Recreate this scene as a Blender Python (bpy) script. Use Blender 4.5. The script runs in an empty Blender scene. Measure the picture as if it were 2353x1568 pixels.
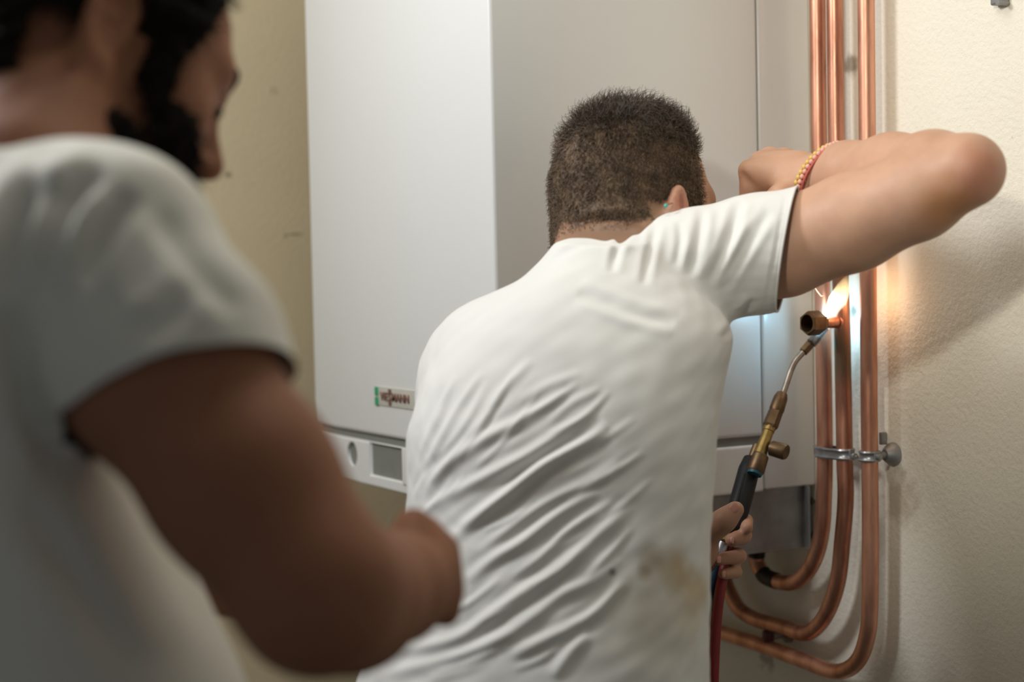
import bpy, bmesh, math
import numpy as np
from mathutils import Vector, Matrix, Quaternion

rng = np.random.default_rng(7)
SC = bpy.context.scene
COL = SC.collection
V = lambda *a: np.array(a, float)

# ------------------------------------------------------------------ camera
W_PX, H_PX, FPX = 2353.0, 1568.0, 3778.75
CX, CY = 1176.5, 784.0
YAW, PITCH, ROLL = math.radians(28.521), math.radians(-2.182), math.radians(-1.2514)
CAM = V(0, 0, 1.5)
FWD = V(math.sin(YAW) * math.cos(PITCH), math.cos(YAW) * math.cos(PITCH), math.sin(PITCH))
_r = V(math.cos(YAW), -math.sin(YAW), 0)
_u = np.cross(_r, FWD)
RGT = math.cos(ROLL) * _r + math.sin(ROLL) * _u
UPV = -math.sin(ROLL) * _r + math.cos(ROLL) * _u

cam_d = bpy.data.cameras.new('camera')
cam = bpy.data.objects.new('camera', cam_d)
COL.objects.link(cam)
M = Matrix([list(RGT), list(UPV), list(-FWD)]).transposed().to_4x4()
M.translation = Vector(CAM)
cam.matrix_world = M
cam_d.sensor_width = 36.0
cam_d.lens = FPX / W_PX * 36.0
cam_d.clip_start = 0.05
cam_d.dof.use_dof = True
cam_d.dof.focus_distance = 1.95
cam_d.dof.aperture_fstop = 2.6
SC.camera = cam

# ------------------------------------------------------------------ light, exposure
SC.view_settings.view_transform = 'Standard'
SC.view_settings.look = 'None'
SC.view_settings.exposure = 0.24
SC.view_settings.gamma = 1.0
SC.view_settings.use_curve_mapping = False
SC.cycles.use_denoising = True
SC.cycles.max_bounces = 8
SC.cycles.sample_clamp_indirect = 4.0

world = bpy.data.worlds.new('world')
SC.world = world
world.use_nodes = True
world.node_tree.nodes['Background'].inputs[0].default_value = (0.88, 0.94, 1.0, 1)
world.node_tree.nodes['Background'].inputs[1].default_value = 0.13


def area(name, loc, target, size, power, color):
    d = bpy.data.lights.new(name, 'AREA')
    d.shape = 'DISK'
    d.size = size
    d.energy = power
    d.color = color
    o = bpy.data.objects.new(name, d)
    COL.objects.link(o)
    o.location = loc
    dr = Vector(target) - Vector(loc)
    o.rotation_euler = dr.to_track_quat('-Z', 'Y').to_euler()
    return o


def cam_at(x, y, z):
    return CAM + x * RGT + y * UPV + z * FWD


def spot(name, loc, target, power, color, angle, blend, radius):
    d = bpy.data.lights.new(name, 'SPOT')
    d.energy = power
    d.color = color
    d.spot_size = math.radians(angle)
    d.spot_blend = blend
    d.shadow_soft_size = radius
    o = bpy.data.objects.new(name, d)
    COL.objects.link(o)
    o.location = loc
    o.rotation_euler = (Vector(target) - Vector(loc)).to_track_quat('-Z', 'Y').to_euler()
    return o


area('key_lamp', cam_at(-1.0, 0.90, 1.45), cam_at(0.2, 0.1, 2.0), 0.40, 12.5, (0.95, 0.975, 1.0))
area('ceiling_fill', cam_at(-0.05, 1.02, 1.45), cam_at(0.0, 0.0, 1.5), 0.6, 3.6, (1.0, 0.955, 0.85))  # unseen fill added to lift the shoulder top, boiler side and walls
spot('arm_shadow_spot', cam_at(-0.50, 0.62, 0.10), cam_at(0.62, 0.22, 2.0), 46.0, (1.0, 0.955, 0.83), 33.0, 0.9, 0.06)  # unseen spot added for the arm shadow, cone kept off the front man


def point(name, loc, power, color, radius):
    d = bpy.data.lights.new(name, 'POINT')
    d.energy = power
    d.color = color
    d.shadow_soft_size = radius
    o = bpy.data.objects.new(name, d)
    COL.objects.link(o)
    o.location = loc
    return o


# ------------------------------------------------------------------ pixel helpers (the frame as surveyed)
def ray(px, py):
    return FWD + (px - CX) / FPX * RGT + (CY - py) / FPX * UPV


def P(px, py, z):
    return CAM + z * ray(px, py)


def onX(px, py, x):
    d = ray(px, py)
    return CAM + d * ((x - CAM[0]) / d[0])


def onY(px, py, y):
    d = ray(px, py)
    return CAM + d * ((y - CAM[1]) / d[1])


def to_px(p):
    q = p - CAM
    z = q @ FWD
    return np.stack([CX + FPX * (q @ RGT) / z, CY - FPX * (q @ UPV) / z, z], -1)


# ------------------------------------------------------------------ objects
def empty(name, loc, label, cat, group=None):
    o = bpy.data.objects.new(name, None)
    o.location = loc
    o.empty_display_size = 0.05
    COL.objects.link(o)
    o['label'] = label
    o['category'] = cat
    if group:
        o['group'] = group
    return o


def link(name, me, mat, parent=None, label=None):
    o = bpy.data.objects.new(name, me)
    COL.objects.link(o)
    if mat is not None:
        me.materials.append(mat)
    if parent is not None:
        o.parent = parent
        pw = Matrix.Identity(4)
        q = parent
        while q is not None:
            pw = Matrix.LocRotScale(q.location, q.rotation_euler, q.scale) @ pw
            q = q.parent
        # geometry is built in world space: keep it there
        o.matrix_parent_inverse = Matrix.Identity(4)
        inv = pw.inverted()
        o.location = inv.translation
    if label:
        o['label'] = label
    return o


def tag(o, label, cat, group=None):
    o['label'] = label
    o['category'] = cat
    if group:
        o['group'] = group
    return o


def mesh_np(name, v, f, smooth=True):
    me = bpy.data.meshes.new(name)
    v = np.asarray(v, np.float32)
    f = np.asarray(f, np.int32)
    k = f.shape[1]
    me.vertices.add(len(v))
    me.vertices.foreach_set('co', v.ravel())
    me.loops.add(f.size)
    me.loops.foreach_set('vertex_index', f.ravel())
    me.polygons.add(len(f))
    me.polygons.foreach_set('loop_start', np.arange(len(f), dtype=np.int32) * k)
    if smooth:
        me.polygons.foreach_set('use_smooth', np.ones(len(f), bool))
    me.update(calc_edges=True)
    me.validate()
    return me


def mesh_bm(name, bm, smooth=False, angle=None):
    me = bpy.data.meshes.new(name)
    bmesh.ops.recalc_face_normals(bm, faces=bm.faces)
    bm.to_mesh(me)
    bm.free()
    if smooth:
        for p in me.polygons:
            p.use_smooth = True
        if angle:
            me.set_sharp_from_angle(angle=angle)
    return me


def box_bm(lo, hi, bevel=0.0, seg=3, bm=None):
    bm = bm or bmesh.new()
    r = bmesh.ops.create_cube(bm, size=1.0)
    lo, hi = np.array(lo, float), np.array(hi, float)
    c, s = (lo + hi) / 2, hi - lo
    for v in r['verts']:
        v.co = Vector(np.array(v.co) * s + c)
    if bevel:
        es = list({e for v in r['verts'] for e in v.link_edges})
        bmesh.ops.bevel(bm, geom=es, offset=bevel, segments=seg, profile=0.6, affect='EDGES')
    return bm


def box(name, lo, hi, mat, parent=None, bevel=0.0, label=None, seg=3):
    return link(name, mesh_bm(name, box_bm(lo, hi, bevel, seg), bevel > 0, math.radians(40)), mat, parent, label)


def frame_of(d):
    d = d / np.linalg.norm(d)
    a = V(0, 0, 1) if abs(d[2]) < 0.9 else V(1, 0, 0)
    x = np.cross(a, d)
    x /= np.linalg.norm(x)
    return x, np.cross(d, x), d


def catmull(pts, n=8):
    pts = np.array(pts, float)
    q = np.vstack([2 * pts[0] - pts[1], pts, 2 * pts[-1] - pts[-2]])
    out = []
    for i in range(1, len(q) - 2):
        p0, p1, p2, p3 = q[i - 1:i + 3]
        for t in np.linspace(0, 1, n, endpoint=False):
            out.append(0.5 * (2 * p1 + (p2 - p0) * t + (2 * p0 - 5 * p1 + 4 * p2 - p3) * t * t + (3 * p1 - p0 - 3 * p2 + p3) * t ** 3))
    out.append(pts[-1])
    return np.array(out)


def tube(name, pts, rad, mat, parent=None, n=24, label=None, caps=True, flat=False, jitter=0.0):
    """sweep: pts (K,3), rad scalar or per-point; n sides"""
    pts = np.array(pts, float)
    K = len(pts)
    rad = np.full(K, rad, float) if np.isscalar(rad) else np.array(rad, float)
    tg = np.gradient(pts, axis=0)
    # repeated points (steps in radius) get the neighbours' direction
    d0 = pts[-1] - pts[0]
    for i in range(K):
        if np.linalg.norm(tg[i]) < 1e-7:
            tg[i] = d0
    tg /= np.linalg.norm(tg, axis=1)[:, None]
    x, y, _ = frame_of(tg[0])
    v = []
    ang = np.arange(n) * 2 * math.pi / n
    for i in range(K):
        x = x - tg[i] * (x @ tg[i])
        x /= np.linalg.norm(x)
        y = np.cross(tg[i], x)
        v.append(pts[i] + rad[i] * (np.cos(ang)[:, None] * x + np.sin(ang)[:, None] * y))
    v = np.concatenate(v)
    f = []
    for i in range(K - 1):
        a = i * n + np.arange(n)
        b = i * n + (np.arange(n) + 1) % n
        f.append(np.stack([a, b, b + n, a + n], 1))
    f = np.concatenate(f)
    me = bpy.data.meshes.new(name)
    faces = f.tolist()
    if caps:
        faces.append(list(range(n))[::-1])
        faces.append([(K - 1) * n + i for i in range(n)])
    me.from_pydata(v.tolist(), [], faces)
    me.update()
    if not flat:
        for p in me.polygons:
            p.use_smooth = True
        me.set_sharp_from_angle(angle=math.radians(38))
    return link(name, me, mat, parent, label)


def lathe(name, a, b, prof, mat, parent=None, n=24, label=None, caps=True, flat=False):
    """prof: list of (t along a->b, radius)"""
    a, b = np.array(a, float), np.array(b, float)
    pts = [a + (b - a) * t for t, _ in prof]
    x, y, d = frame_of(b - a)
    ang = (np.arange(n) + 0.5) * 2 * math.pi / n
    v = np.concatenate([p + r * (np.cos(ang)[:, None] * x + np.sin(ang)[:, None] * y) for p, (_, r) in zip(pts, prof)])
    faces = []
    for i in range(len(prof) - 1):
        for j in range(n):
            k = (j + 1) % n
            faces.append([i * n + j, i * n + k, (i + 1) * n + k, (i + 1) * n + j])
    if caps:
        faces.append(list(range(n))[::-1])
        faces.append([(len(prof) - 1) * n + i for i in range(n)])
    me = bpy.data.meshes.new(name)
    me.from_pydata(v.tolist(), [], faces)
    me.update()
    if not flat:
        for p in me.polygons:
            p.use_smooth = True
        me.set_sharp_from_angle(angle=math.radians(35))
    return link(name, me, mat, parent, label)


# ------------------------------------------------------------------ materials
def srgb(r, g, b):
    f = lambda c: (c / 255 / 12.92) if c <= 10 else ((c / 255 + 0.055) / 1.055) ** 2.4
    return (f(r), f(g), f(b), 1)


class Mat:
    def __init__(s, name):
        s.m = bpy.data.materials.new(name)
        s.m.use_nodes = True
        s.t = s.m.node_tree
        s.b = s.t.nodes['Principled BSDF']
        s.tc = s.t.nodes.new('ShaderNodeTexCoord')

    def n(s, kind, **kw):
        nd = s.t.nodes.new(kind)
        for k, v in kw.items():
            if hasattr(nd, k):
                setattr(nd, k, v)
            else:
                nd.inputs[k.replace('_', ' ')].default_value = v
        return nd

    def l(s, a, b):
        s.t.links.new(a, b)

    def noise(s, scale, detail=4, rough=0.55, coord='Object', stretch=None):
        nd = s.n('ShaderNodeTexNoise')
        nd.inputs['Scale'].default_value = scale
        nd.inputs['Detail'].default_value = detail
        nd.inputs['Roughness'].default_value = rough
        src = s.tc.outputs[coord]
        if stretch:
            mp = s.n('ShaderNodeMapping')
            mp.inputs['Scale'].default_value = stretch
            s.l(src, mp.inputs[0])
            src = mp.outputs[0]
        s.l(src, nd.inputs['Vector'])
        return nd

    def ramp(s, fac, stops):
        r = s.n('ShaderNodeValToRGB')
        e = r.color_ramp.elements
        while len(e) < len(stops):
            e.new(0.5)
        for i, (p, c) in enumerate(stops):
            e[i].position = p
            e[i].color = c
        s.l(fac, r.inputs[0])
        return r

    def mix(s, fac, a, b):
        m = s.n('ShaderNodeMix', data_type='RGBA')
        for sock, v in ((m.inputs[0], fac), (m.inputs[6], a), (m.inputs[7], b)):
            if hasattr(v, 'links') or hasattr(v, 'is_linked'):
                s.l(v, sock)
            else:
                sock.default_value = v
        return m.outputs[2]

    def bump(s, height, strength, dist=0.002, prev=None):
        b = s.n('ShaderNodeBump')
        b.inputs['Strength'].default_value = strength
        b.inputs['Distance'].default_value = dist
        s.l(height, b.inputs['Height'])
        if prev is not None:
            s.l(prev.outputs[0], b.inputs['Normal'])
        s.l(b.outputs[0], s.b.inputs['Normal'])
        return b

    def color(s, c):
        if hasattr(c, 'is_linked'):
            s.l(c, s.b.inputs['Base Color'])
        else:
            s.b.inputs['Base Color'].default_value = c

    def set(s, **kw):
        for k, v in kw.items():
            s.b.inputs[k.replace('_', ' ')].default_value = v
        return s

    def blob(s, centre, radius, soft=0.5, wob=0.0, wscale=30, stretch=None):
        """0..1 mask around a world point (objects are built in world space)"""
        d0 = s.n('ShaderNodeVectorMath', operation='SUBTRACT')
        g = s.n('ShaderNodeNewGeometry')
        s.l(g.outputs['Position'], d0.inputs[0])
        d0.inputs[1].default_value = tuple(centre)
        d1 = s.n('ShaderNodeVectorMath', operation='MULTIPLY')
        s.l(d0.outputs[0], d1.inputs[0])
        d1.inputs[1].default_value = stretch or (1, 1, 1)
        d = s.n('ShaderNodeVectorMath', operation='LENGTH')
        s.l(d1.outputs[0], d.inputs[0])
        src = d.outputs['Value']
        if wob:
            nz = s.n('ShaderNodeTexNoise')
            nz.inputs['Scale'].default_value = wscale
            nz.inputs['Detail'].default_value = 5
            s.l(g.outputs['Position'], nz.inputs['Vector'])
            m1 = s.n('ShaderNodeMath', operation='SUBTRACT')
            s.l(nz.outputs[0], m1.inputs[0])
            m1.inputs[1].default_value = 0.5
            m2 = s.n('ShaderNodeMath', operation='MULTIPLY_ADD')
            s.l(m1.outputs[0], m2.inputs[0])
            m2.inputs[1].default_value = wob
            s.l(src, m2.inputs[2])
            src = m2.outputs[0]
        mr = s.n('ShaderNodeMapRange', interpolation_type='SMOOTHSTEP')
        s.l(src, mr.inputs[0])
        mr.inputs[1].default_value = radius * (1 - soft)
        mr.inputs[2].default_value = radius
        mr.inputs[3].default_value = 1
        mr.inputs[4].default_value = 0
        return mr.outputs[0]


def simple(name, col, rough=0.5, metal=0.0, var=0.06, scale=40, bump=0.0, bscale=200, bdist=0.001, spec=0.5):
    m = Mat(name)
    c = np.array(col[:3])
    nz = m.noise(scale)
    r = m.ramp(nz.outputs[0], [(0.3, (*(c * (1 - var)), 1)), (0.7, (*np.minimum(c * (1 + var), 1), 1))])
    m.color(r.outputs[0])
    m.set(Roughness=rough, Metallic=metal, Specular_IOR_Level=spec)
    if bump:
        m.bump(m.noise(bscale).outputs[0], bump, bdist)
    return m.m


def plaster(name, col, marks=()):
    m = Mat(name)
    c = np.array(col[:3])
    big = m.noise(2.2, 5, 0.6)
    r = m.ramp(big.outputs[0], [(0.3, (*(c * 0.93), 1)), (0.7, (*np.minimum(c * 1.04, 1), 1))])
    sp = m.noise(160, 2, 0.5)
    spm = m.ramp(sp.outputs[0], [(0.74, (0, 0, 0, 1)), (0.80, (0.35, 0.35, 0.35, 1))])
    out = m.mix(spm.outputs[0], r.outputs[0], (*(c * 0.55), 1))
    for ctr, rad, colr, amt, wob, *st in marks:
        bl = m.blob(ctr, rad, 0.8, wob, 60, st[0] if st else None)
        k = m.n('ShaderNodeMath', operation='MULTIPLY')
        m.l(bl, k.inputs[0])
        k.inputs[1].default_value = amt
        out = m.mix(k.outputs[0], out, colr)
    m.color(out)
    m.set(Roughness=0.75, Specular_IOR_Level=0.3)
    b1 = m.bump(m.noise(150, 3, 0.6).outputs[0], 0.5, 0.003)
    m.bump(m.noise(420, 2, 0.5).outputs[0], 0.25, 0.001, b1)
    return m.m


def skin(name, col, red=0.25, rough=0.5, sss=0.12, marks=()):
    m = Mat(name)
    c = np.array(col[:3])
    nz = m.noise(26, 5, 0.6)
    r = m.ramp(nz.outputs[0], [(0.3, (*(c * V(0.90, 0.86, 0.84)), 1)), (0.7, (*np.minimum(c * V(1.07, 1.04, 1.02), 1), 1))])
    out = r.outputs[0]
    for ctr, rad, colr, amt, wob in marks:
        bl = m.blob(ctr, rad, 0.8, wob, 40)
        k = m.n('ShaderNodeMath', operation='MULTIPLY')
        m.l(bl, k.inputs[0])
        k.inputs[1].default_value = amt
        out = m.mix(k.outputs[0], out, colr)
    m.color(out)
    m.set(Roughness=rough, Subsurface_Weight=sss, Subsurface_Scale=0.012, Specular_IOR_Level=0.4)
    m.b.inputs['Subsurface Radius'].default_value = (1.0, 0.35, 0.2)
    m.bump(m.noise(700, 3, 0.6).outputs[0], 0.15, 0.0006)
    return m.m


def cloth(name, col, marks=(), weave=0.12):
    m = Mat(name)
    c = np.array(col[:3])
    nz = m.noise(6, 4, 0.6)
    r = m.ramp(nz.outputs[0], [(0.3, (*(c * 0.97), 1)), (0.7, (*np.minimum(c * 1.02, 1), 1))])
    out = r.outputs[0]
    for ctr, rad, colr, amt, wob in marks:
        bl = m.blob(ctr, rad, 0.9, wob, 28)
        k = m.n('ShaderNodeMath', operation='MULTIPLY')
        m.l(bl, k.inputs[0])
        k.inputs[1].default_value = amt
        out = m.mix(k.outputs[0], out, colr)
    m.color(out)
    m.set(Roughness=0.9, Specular_IOR_Level=0.15, Sheen_Weight=0.15)
    m.bump(m.noise(900, 2, 0.5).outputs[0], weave, 0.0008)
    return m.m


def copper(name, col=(0.66, 0.33, 0.22), dark=(0.38, 0.155, 0.095), rough=0.37, marks=()):
    m = Mat(name)
    nz = m.noise(9, 6, 0.65, stretch=(4, 4, 0.7))
    r = m.ramp(nz.outputs[0], [(0.32, (*dark, 1)), (0.55, (*col, 1)), (0.8, (*np.minimum(np.array(col) * 1.12, 1), 1))])
    out = r.outputs[0]
    for ctr, rad, colr, amt, wob in marks:
        bl = m.blob(ctr, rad, 0.7, wob, 70)
        k = m.n('ShaderNodeMath', operation='MULTIPLY')
        m.l(bl, k.inputs[0])
        k.inputs[1].default_value = amt
        out = m.mix(k.outputs[0], out, colr)
    m.color(out)
    m.set(Metallic=0.88)
    rr = m.n('ShaderNodeMapRange')
    m.l(m.noise(30, 4).outputs[0], rr.inputs[0])
    rr.inputs[3].default_value = rough - 0.07
    rr.inputs[4].default_value = rough + 0.12
    m.l(rr.outputs[0], m.b.inputs['Roughness'])
    m.bump(m.noise(60, 3).outputs[0], 0.08, 0.001)
    return m.m


# ------------------------------------------------------------------ implicit bodies -> one continuous mesh
def nrm(a):
    a = np.array(a, float)
    return a / np.linalg.norm(a)


def cone(a, b, ra, rb, k=0.02, sub=False):
    a, b = np.array(a, float), np.array(b, float)
    ab = b - a
    L2 = ab @ ab + 1e-12

    def f(p):
        t = np.clip(((p - a) @ ab) / L2, 0, 1)
        q = p - a - t[..., None] * ab
        return np.sqrt((q * q).sum(-1)) - (ra + (rb - ra) * t)
    return f, k, sub


def chain(pts, rads, k=0.02, kin=None):
    return [cone(pts[i], pts[i + 1], rads[i], rads[i + 1], k if i == 0 else (kin or k)) for i in range(len(pts) - 1)]


def ball(c, r, k=0.02, sub=False):
    c = np.array(c, float)

    def f(p):
        q = p - c
        return np.sqrt((q * q).sum(-1)) - r
    return f, k, sub


def ell(c, R, rad, k=0.02, sub=False):
    """R rows = local axes in world"""
    c, R, rad = np.array(c, float), np.array(R, float), np.array(rad, float)

    def f(p):
        q = (p - c) @ R.T
        k0 = np.sqrt(((q / rad) ** 2).sum(-1)) + 1e-9
        k1 = np.sqrt(((q / rad ** 2) ** 2).sum(-1)) + 1e-9
        return k0 * (k0 - 1) / k1
    return f, k, sub


CAMR = np.stack([RGT, UPV, FWD])


def capped(prim, c, n):
    """primitive ended by a plane"""
    c, n = np.array(c, float), nrm(n)
    f, k, s = prim
    return (lambda p: np.maximum(f(p), (p - c) @ n)), k, s


def open_sleeve(me, c, n, rad, sdf, tol):
    """cut the closed end off a sleeve; returns the ordered rim of the opening"""
    n = nrm(n)
    bm = bmesh.new()
    bm.from_mesh(me)
    fs = []
    for f in bm.faces:
        q = np.array(f.calc_center_median()) - c
        d = q @ n
        if abs(d) < 0.045 and np.linalg.norm(q - d * n) < rad and sdf((q + c)[None])[0] < tol:
            fs.append(f)
    geom = fs + list({e for f in fs for e in f.edges}) + list({v for f in fs for v in f.verts})
    bmesh.ops.bisect_plane(bm, geom=geom, plane_co=Vector(c), plane_no=Vector(n), clear_outer=True)
    bes = [e for e in bm.edges if len(e.link_faces) == 1]
    nb = {}
    for e in bes:
        a, b = e.verts
        nb.setdefault(a, []).append(b)
        nb.setdefault(b, []).append(a)
    best, seen = [], set()
    for st in nb:
        if st in seen:
            continue
        loop, prev, cur = [st], None, st
        seen.add(st)
        while True:
            nx = [k for k in nb[cur] if k is not prev and k not in seen]
            if not nx:
                break
            prev, cur = cur, nx[0]
            seen.add(cur)
            loop.append(cur)
        off_ = np.linalg.norm(np.mean([v.co[:] for v in loop], 0) - c)
        if len(loop) > 30 and off_ < 0.06:
            best = loop
    p = np.array([v.co[:] for v in best])
    bm.to_mesh(me)
    bm.free()
    # even spacing for the hem
    q = np.vstack([p, p[:1]])
    L = np.concatenate([[0], np.cumsum(np.linalg.norm(np.diff(q, axis=0), axis=1))])
    u = np.linspace(0, L[-1], 64, endpoint=False)
    p = np.stack([np.interp(u, L, q[:, i]) for i in range(3)], 1)
    for _ in range(2):
        p = 0.5 * p + 0.25 * (np.roll(p, 1, 0) + np.roll(p, -1, 0))
    return p


def hem_ring(name, p, rad, mat, parent, label=None):
    q = p
    return tube(name, np.vstack([q, q[:1]]), rad, mat, parent, 8, label, caps=False)


def loft(rows, k=0.03, power=2.3):
    """rows: (py, pxL, pxR, depth, half depth) of a trunk standing roughly upright; elliptical sections"""
    rows = sorted(rows, key=lambda r: -r[0])
    py, L, R, z, b = np.array(rows, float).T
    h = (CY - py) / FPX * z
    cu = ((L + R) / 2 - CX) / FPX * z
    a = (R - L) / 2 / FPX * z
    hh = np.linspace(h[0], h[-1], 120)
    T = []
    for q in (cu, z, a, b):
        s = np.interp(hh, h, q)
        s2 = np.convolve(np.pad(s, 6, mode='edge'), np.hanning(15)[1:-1] / np.hanning(15)[1:-1].sum(), mode='valid')
        T.append(s2)

    def f(p):
        q = (p - CAM) @ CAMR.T
        H = q[..., 1]
        Hc = np.clip(H, h[0], h[-1])
        c, zz, aa, bb = (np.interp(Hc, hh, t) for t in T)
        e = (np.abs((q[..., 0] - c) / aa) ** power + np.abs((q[..., 2] - zz) / bb) ** power) ** (1 / power)
        d = (e - 1) * np.minimum(aa, bb)
        dh = np.abs(H - Hc)
        return np.where(dh > 0, np.sqrt(np.maximum(d, 0) ** 2 + dh ** 2) + np.minimum(d, 0) * 0, d)
    return f, k, False


def offset(prims, o):
    return [((lambda p, f=f, s=s: f(p) + (-o if s else o)), k, s) for f, k, s in prims]


def smin(a, b, k):
    h = np.clip(0.5 + 0.5 * (b - a) / k, 0, 1)
    return b + (a - b) * h - k * h * (1 - h)


def surf(prims, h, lo, hi, smooth=2):
    B = 8
    lo, hi = np.array(lo, float), np.array(hi, float)
    n = np.ceil((hi - lo) / (h * B)).astype(int)
    bi = np.stack(np.meshgrid(*[np.arange(k) for k in n], indexing='ij'), -1).reshape(-1, 3)
    cen = lo + (bi + 0.5) * B * h
    hd = B * h * 0.87
    vals = [f(cen) for f, k, s in prims]
    d = np.full(len(cen), 1e3)
    for v, (f, k, s) in zip(vals, prims):
        d = -smin(-d, v, k) if s else smin(d, v, k)
    act = np.abs(d) < hd * 2.0 + 0.006
    bi, d = bi[act], d[act]
    vals = [v[act] for v in vals]
    O = np.stack(np.meshgrid(*[np.arange(B + 1)] * 3, indexing='ij'), -1).reshape(-1, 3)
    pts = lo + (bi[:, None, :] * B + O) * h
    D = np.full(pts.shape[:2], 1e3)
    for v, (f, k, s) in zip(vals, prims):
        if s:
            rel = np.where(v < hd * 2.2 + k)[0]
        else:
            rel = np.where(v < d + hd * 3.0 + 2 * k + 0.01)[0]
        if len(rel):
            e = f(pts[rel])
            D[rel] = -smin(-D[rel], e, k) if s else smin(D[rel], e, k)
    D = D.reshape(-1, B + 1, B + 1, B + 1)
    ins = D < 0
    S = [slice(0, B), slice(1, B + 1)]
    corners = [(i, j, k) for i in (0, 1) for j in (0, 1) for k in (0, 1)]
    cnt = sum(ins[:, S[i], S[j], S[k]].astype(np.int8) for i, j, k in corners)
    mixed = (cnt > 0) & (cnt < 8)
    loc = np.argwhere(mixed)
    acc = np.zeros((len(loc), 3))
    num = np.zeros(len(loc))
    bq, iq, jq, kq = loc.T
    for ax in range(3):
        for o1 in (0, 1):
            for o2 in (0, 1):
                a = [0, 0, 0]
                oth = [x for x in range(3) if x != ax]
                a[oth[0]], a[oth[1]] = o1, o2
                b = list(a)
                b[ax] = 1
                da = D[bq, iq + a[0], jq + a[1], kq + a[2]]
                db = D[bq, iq + b[0], jq + b[1], kq + b[2]]
                m = (da < 0) != (db < 0)
                t = np.where(m, da / (da - db + 1e-12), 0)
                pos = np.array(a) + t[:, None] * (np.array(b) - np.array(a))
                acc += np.where(m[:, None], pos, 0)
                num += m
    gc = bi[bq] * B + np.stack([iq, jq, kq], 1)
    vert = lo + (gc + acc / num[:, None]) * h
    Nn = n * B + 2
    key = lambda g: ((g[:, 0] + 1) * Nn[1] + g[:, 1] + 1) * Nn[2] + g[:, 2] + 1
    Nn = (n * B + 4).astype(np.int64)
    kk = key(gc.astype(np.int64))
    order = np.argsort(kk)
    ks = kk[order]
    faces = []
    for ax in range(3):
        oth = [x for x in range(3) if x != ax]
        a = ins[:, :B, :B, :B]
        sl = [slice(0, B)] * 3
        sl[ax] = slice(1, B + 1)
        b = ins[(slice(None), *sl)]
        e = np.argwhere(a != b)
        s = bi[e[:, 0]] * B + e[:, 1:]
        flip = a[e[:, 0], e[:, 1], e[:, 2], e[:, 3]]
        q = []
        for o1, o2 in ((0, 0), (-1, 0), (-1, -1), (0, -1)):
            g = s.copy()
            g[:, oth[0]] += o1
            g[:, oth[1]] += o2
            kq2 = key(g.astype(np.int64))
            ix = np.clip(np.searchsorted(ks, kq2), 0, len(ks) - 1)
            q.append(np.where(ks[ix] == kq2, order[ix], -1))
        q = np.stack(q, 1)
        if ax == 1:
            flip = ~flip
        q = np.where(flip[:, None], q, q[:, ::-1])
        faces.append(q[(q >= 0).all(1)])
    faces = np.concatenate(faces)
    for _ in range(smooth):
        vert = lap(vert, faces, 0.5)
    return vert, faces


def lap(v, f, w):
    e = np.concatenate([f[:, [0, 1]], f[:, [1, 2]], f[:, [2, 3]], f[:, [3, 0]]])
    e = np.concatenate([e, e[:, ::-1]])
    c = np.bincount(e[:, 0], minlength=len(v)).astype(float)
    out = np.stack([np.bincount(e[:, 0], v[e[:, 1], i], len(v)) for i in range(3)], 1)
    c = np.maximum(c, 1)
    return v + w * (out / c[:, None] - v)


def normals(v, f):
    n = np.cross(v[f[:, 2]] - v[f[:, 0]], v[f[:, 3]] - v[f[:, 1]])
    out = np.stack([np.bincount(f.ravel(), np.repeat(n[:, i], 4), len(v)) for i in range(3)], 1)
    return out / (np.linalg.norm(out, axis=1)[:, None] + 1e-12)


def crop(v, f, keep):
    """keep faces whose verts are all kept"""
    fk = f[keep[f].all(1)]
    ids = np.unique(fk)
    mp = np.full(len(v), -1)
    mp[ids] = np.arange(len(ids))
    return v[ids], mp[fk], ids


def folds(v, f, strokes, facing=True):
    """raise cloth along strokes given in the surveyed frame: (points, width px, height m, valley)"""
    n = normals(v, f)
    q = to_px(v)
    px = q[:, :2]
    front = -(n @ FWD)
    wt = np.clip((front - 0.15) / 0.5, 0, 1)
    disp = np.zeros(len(v))
    for pts, w, amp, val in strokes:
        pts = catmull(pts, 5)
        lo, hi = pts.min(0) - 4 * w, pts.max(0) + 4 * w
        m = np.where((px >= lo).all(1) & (px <= hi).all(1) & (wt > 0))[0]
        if not len(m):
            continue
        best = np.full(len(m), 1e9)
        sg = np.zeros(len(m))
        tt = np.zeros(len(m))
        seg = pts[1:] - pts[:-1]
        L = np.linalg.norm(seg, axis=1)
        cum = np.concatenate([[0], np.cumsum(L)])
        for i in range(len(seg)):
            r = px[m] - pts[i]
            t = np.clip((r @ seg[i]) / (L[i] ** 2 + 1e-9), 0, 1)
            d = r - t[:, None] * seg[i]
            dist = np.linalg.norm(d, axis=1)
            side = np.sign(seg[i][0] * r[:, 1] - seg[i][1] * r[:, 0])
            b = dist < best
            best[b] = dist[b]
            sg[b] = side[b]
            tt[b] = (cum[i] + t[b] * L[i]) / cum[-1]
        s = best * sg
        tap = np.sqrt(np.clip(np.sin(np.pi * np.clip(tt, 0, 1)), 0, 1))
        g = np.exp(-(s / w) ** 2) - val * np.exp(-((np.abs(s) - 1.9 * w) / w) ** 2)
        disp[m] += amp * g * tap
    return v + n * (disp * wt)[:, None]


def vnoise(p, scale, seed):
    r = np.random.default_rng(seed)
    out = np.zeros(len(p))
    for _ in range(10):
        k = r.normal(size=3) * scale
        out += np.sin(p @ k + r.uniform(0, 6.28))
    return out / 4.5


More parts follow.
